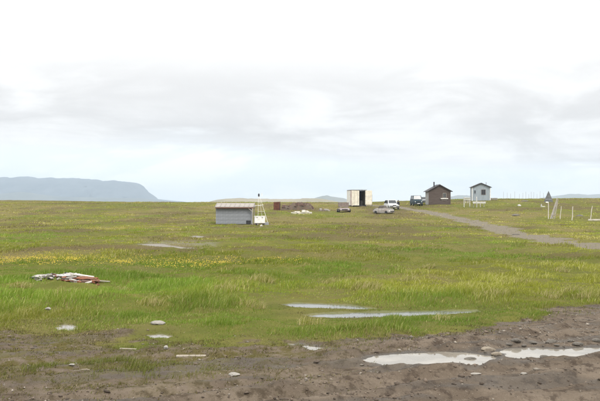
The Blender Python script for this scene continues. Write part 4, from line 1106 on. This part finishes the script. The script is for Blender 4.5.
def heap_of_scrap():
    WS = mat('dirty_white_sheet', (.40, .375, .345), .7, .25, 9, (.20, .18, .155), bump=.3, bscale=20)
    GS = mat('grey_tarpaulin', (.20, .20, .20), .6, .3, 5, bump=.3, bscale=20)
    for px, py, r in ((42, 282, .26), (58, 282, .28), (70, 282, .3), (84, 283, .26), (95, 284, .12)):
        x, y = ground_pt(px, py); stand((x, y), r)
    Z = lambda a, b, dz=0: spot_xy(a, b, dz)
    sheet('white_sheet', Z(42.5, 281.5, .02), .46, .5, .09, WS, 'dirty white crumpled sheet at the left end of the scrap heap', 3, .1)
    sheet('dark_tarpaulin', Z(53.5, 281, .03), .36, .45, .10, GS, 'dark crumpled tarpaulin right of the white sheet', 6, .5)
    stone('scrap_lump', Z(60.2, 280.5, .05), (.07, .06, .09), DARKP, 'upright dark lump at the top of the scrap heap', 41, cat='scrap')
    sheet('grey_sheet', Z(62, 282.6, .03), .30, .34, .08, mat('grey_white_sheet', (.44, .44, .43), .7, .3, 6), 'grey-white torn sheet in the middle of the scrap heap', 8, -.3)
    sheet('white_sheet', Z(70, 281.2, .03), .40, .36, .12, WS, 'white torn sheet piled in the middle of the scrap heap', 11, .3)
    sheet('white_sheet', Z(76.8, 280.8, .05), .22, .26, .13, WS, 'small white sheet on the crest of the scrap heap', 14, .7)
    def piece(name, px, py, dz, s, e, m, lab):
        o = MB().box((0, 0, 0), s).build(name, m, None, min(s) * .12); o.location = Z(px, py, dz); o.rotation_euler = e; tag(o, lab, 'scrap')
    piece('plank', 66, 283.6, .06, (.50, .07, .025), (.1, -.12, .25), WOODW, 'grey plank lying across the front of the scrap heap')
    piece('plank', 74, 280.8, .08, (.55, .06, .03), (0, .15, -.4), DARKP, 'dark plank at the back of the scrap heap')
    piece('plank', 84, 281.6, .08, (.52, .07, .03), (.2, .12, -.15), mat('white_plank', (.58, .54, .47), .75, .2, 6), 'whitish plank sloping over the rusty sheets')
    sheet('rusty_sheet', Z(80.5, 283, .04), .34, .30, .11, RUSTL, 'bent rusty sheet left of its neighbour in the scrap heap', 21, .2)
    sheet('rusty_sheet', Z(89.0, 283.4, .03), .36, .30, .09, RUSTL, 'bent orange-rust sheet nearest the right end of the scrap heap', 24, -.3)
    sheet('rusty_sheet', Z(95.4, 284.2, .02), .22, .22, .06, RUSTL, 'small rusty sheet at the right tip of the scrap heap', 27, -.2)
    piece('brick', 86, 284.6, .05, (.20, .10, .07), (.1, .1, .5), REDM, 'single red brick in front of the rusty sheets')
    piece('brick', 73, 284.2, .05, (.18, .10, .07), (0, .2, -.4), WS, 'white block at the front foot of the scrap heap')
    piece('plank', 103, 284.2, .04, (.34, .05, .02), (0, .06, -.1), WOODW, 'thin grey plank pointing right from the scrap heap')
    piece('plank', 34, 282.8, .04, (.22, .05, .03), (0, .1, .3), DARKP, 'short dark plank at the left tip of the scrap heap')
heap_of_scrap()
def scrap_bits():
    rn = random.Random(4)
    for m_, lab, x0, x1, cnt in ((mat('dirty_white_sheet', (0, 0, 0)), 'white fragments scattered through the scrap heap', 36, 90, 40), (mat('dark_brown_metal', (0, 0, 0)), 'dark fragments scattered through the scrap heap', 34, 88, 70), (RUSTL, 'rusty fragments scattered through the scrap heap', 50, 98, 60)):
        mb = MB()
        for _ in range(cnt):
            px = rn.uniform(x0, x1); f = 1 - abs(px - 66) / 40
            p = spot_xy(px, 282.3 + rn.uniform(-2.0, 2.2) + max(0, px - 80) * .07, .02 + rn.uniform(.0, .05) * max(.15, f))
            M = Matrix.Rotation(rn.uniform(0, 3), 3, 'Z') @ Matrix.Rotation(rn.uniform(-.6, .6), 3, 'X') @ Matrix.Rotation(rn.uniform(-.4, .4), 3, 'Y')
            k = rn.uniform(.03, .10); mb.box(p, (k * rn.uniform(1, 2), k * .8, .012 + k * rn.uniform(0, .3)), M)
        tag(mb.build('scrap_fragments', m_), lab, 'scrap', kind='stuff')
scrap_bits()

# ------------------------------------------------------------------ stones and bits on the mud
def mud_bits():
    S_ = lambda px, py, size, lab, seed, m=STONE, dz=.0, rz=0.: stone('stone', spot_xy(px, py, dz), size, m, lab, seed, rz)
    S_(158, 327.2, (.115, .09, .035), 'pale flat stone at the edge of the grass, left of centre', 51, dz=.02)
    S_(48, 311, (.055, .05, .03), 'small pale stone in the grass at the far left', 52, dz=.06)
    S_(234, 376.6, (.062, .055, .022), 'pale flat stone alone on the mud below centre', 53, dz=.008)
    S_(471, 356.6, (.085, .05, .035), 'grey stone standing in the large puddle', 54, STONED, dz=.03)
    S_(166, 349.5, (.03, .03, .03), 'small white upright stone in the moss', 55, mat('bleached_stone', (.34, .32, .285), .85, .3, 10), dz=.01)
    S_(72, 368.5, (.035, .025, .014), 'small white stone beside the curved pale stick', 56, mat('bleached_stone', (.34, .32, .285), .85, .3, 10), dz=.005)
    S_(488, 350, (.10, .06, .03), 'brown flat stone between the two bright puddles', 57, mat('brown_stone', (.22, .185, .14), .85, .3, 12), dz=.01)
    S_(497, 353.5, (.07, .05, .025), 'smaller brown stone touching the right end of the large puddle', 58, mat('brown_stone', (0, 0, 0)), dz=.01)
    S_(475, 372.5, (.07, .035, .012), 'pale sliver of stone on the mud under the large puddle', 59, dz=.006)
    S_(524, 376.5, (.035, .03, .015), 'small pale stone right of the pale sliver', 60, dz=.006)
    S_(545, 357.3, (.06, .04, .03), 'dark stone on the near shore of the long puddle', 61, STONED, dz=.01)
    for i, (px, py, s) in enumerate(((509,345.0,.035),(516,343.6,.055),(524,345.2,.03),(533,343.6,.045),(551,343.0,.06),(557,345.6,.03),(571,342.2,.04),(578,344.4,.055),(596,342.0,.05))):
        tag(S_(px, py, (s * 1.25, s * .9, s * .6), (ORD[i] if i < 8 else 'last') + ' dark stone from the left along the far shore of the long puddle', 70 + i, STONED, dz=.012), group='dark stones along the puddle')
    # plank by the grass edge
    o = MB().box((0, 0, 0), (.33, .085, .020)).build('plank', PLANK, None, .006); o.location = spot_xy(191, 355.2, .004); o.rotation_euler = (.05, .015, .10)
    tag(o, 'short pale plank lying on the mud left of centre', 'plank')
    o = MB().box((0, 0, 0), (.20, .05, .015)).build('plank', PLANK, None, .005); o.location = spot_xy(128, 346.6, .004); o.rotation_euler = (.0, .03, -.08)
    tag(o, 'thin pale plank in the moss above the white upright stone', 'plank')
    # curved stick
    c = spot_xy(83, 373, .012); mb = MB(); pts = [(-.085, -.01, 0), (-.04, -.02, .004), (.0, -.005, .008), (.03, .02, .008), (.062, .015, .0)]
    secs = [[(x, y + .006 * math.cos(j * 1.047), z + .005 * math.sin(j * 1.047)) for j in range(6)] for x, y, z in pts]
    o = loft(secs).build('stick', PLANK, None); o.location = c; tag(o, 'curved pale stick on the mud at the lower left', 'stick')
mud_bits()

grow_grass()
grow_tussocks()
grow_flowers()
lay_gravel()
def lay_litter():
    # low moss shoots, dead stalks and rootlets on the trodden edge of the meadow
    x, y = scatter(330000, 6.3, 15.5, .48)
    mud, track, dt = masks(x, y); ws = water_sd(x, y)
    t1 = sst(.42, .62, fbm(x * 1.7, y * 2.6, 171, 5, .65)); t2 = sst(.5, .62, fbm(x * 4, y * 6, 175, 4, .65))
    e = y - edge_y(x)
    p = np.clip(sst(1.2, -1.6, x) * sst(6.4, 8.6, y) * (.10 + .9 * t1) * sst(1.6, .2, e) + np.exp(-((e + .1) / .55) ** 2) * (.25 + .75 * t2) + np.exp(-(ws / .5) ** 2) * (y > 12.4) * .9, 0, 1)
    p *= sst(.01, .06, ws)
    k = RNG.random(len(x)) < p * .62
    x, y, t1, t2, mud, e = (q[k] for q in (x, y, t1, t2, mud, e)); n = len(x)
    h = RNG.uniform(.012, .040, n) * (.7 + .6 * t2); lean = np.clip(RNG.normal(1.0, .5, n), .1, 2.2)
    cols = np.array([(.095, .098, .022), (.13, .11, .034), (.10, .070, .036), (.060, .044, .030), (.27, .22, .12)])
    pick = np.where(RNG.random(n) < .5 * t1 + .12, RNG.integers(0, 2, n), RNG.choice(5, n, p=[.12, .2, .33, .27, .08]))
    blades(x, y, h, np.full(n, .006) * RNG.uniform(.6, 1.6, n), lean, cols[pick] * RNG.uniform(.75, 1.2, (n, 1)), 'moss', 'low moss and dead stalks between mud and meadow')['category'] = 'moss'
lay_litter()

# ------------------------------------------------------------------ sea air
hz = MB().box((0, 3500, 95), (18000, 8600, 240))
m = bpy.data.materials.new('sea_haze'); m.use_nodes = True; t = m.node_tree; t.nodes.clear()
v = nd(t, 'ShaderNodeVolumePrincipled'); v.inputs['Color'].default_value = (.73, .86, .985, 1); v.inputs['Density'].default_value = 1.4e-4
o = nd(t, 'ShaderNodeOutputMaterial'); t.links.new(v.outputs[0], o.inputs['Volume'])
hb = hz.build('haze', m); tag(hb, 'pale sea haze over the whole plain', 'haze', kind='stuff')
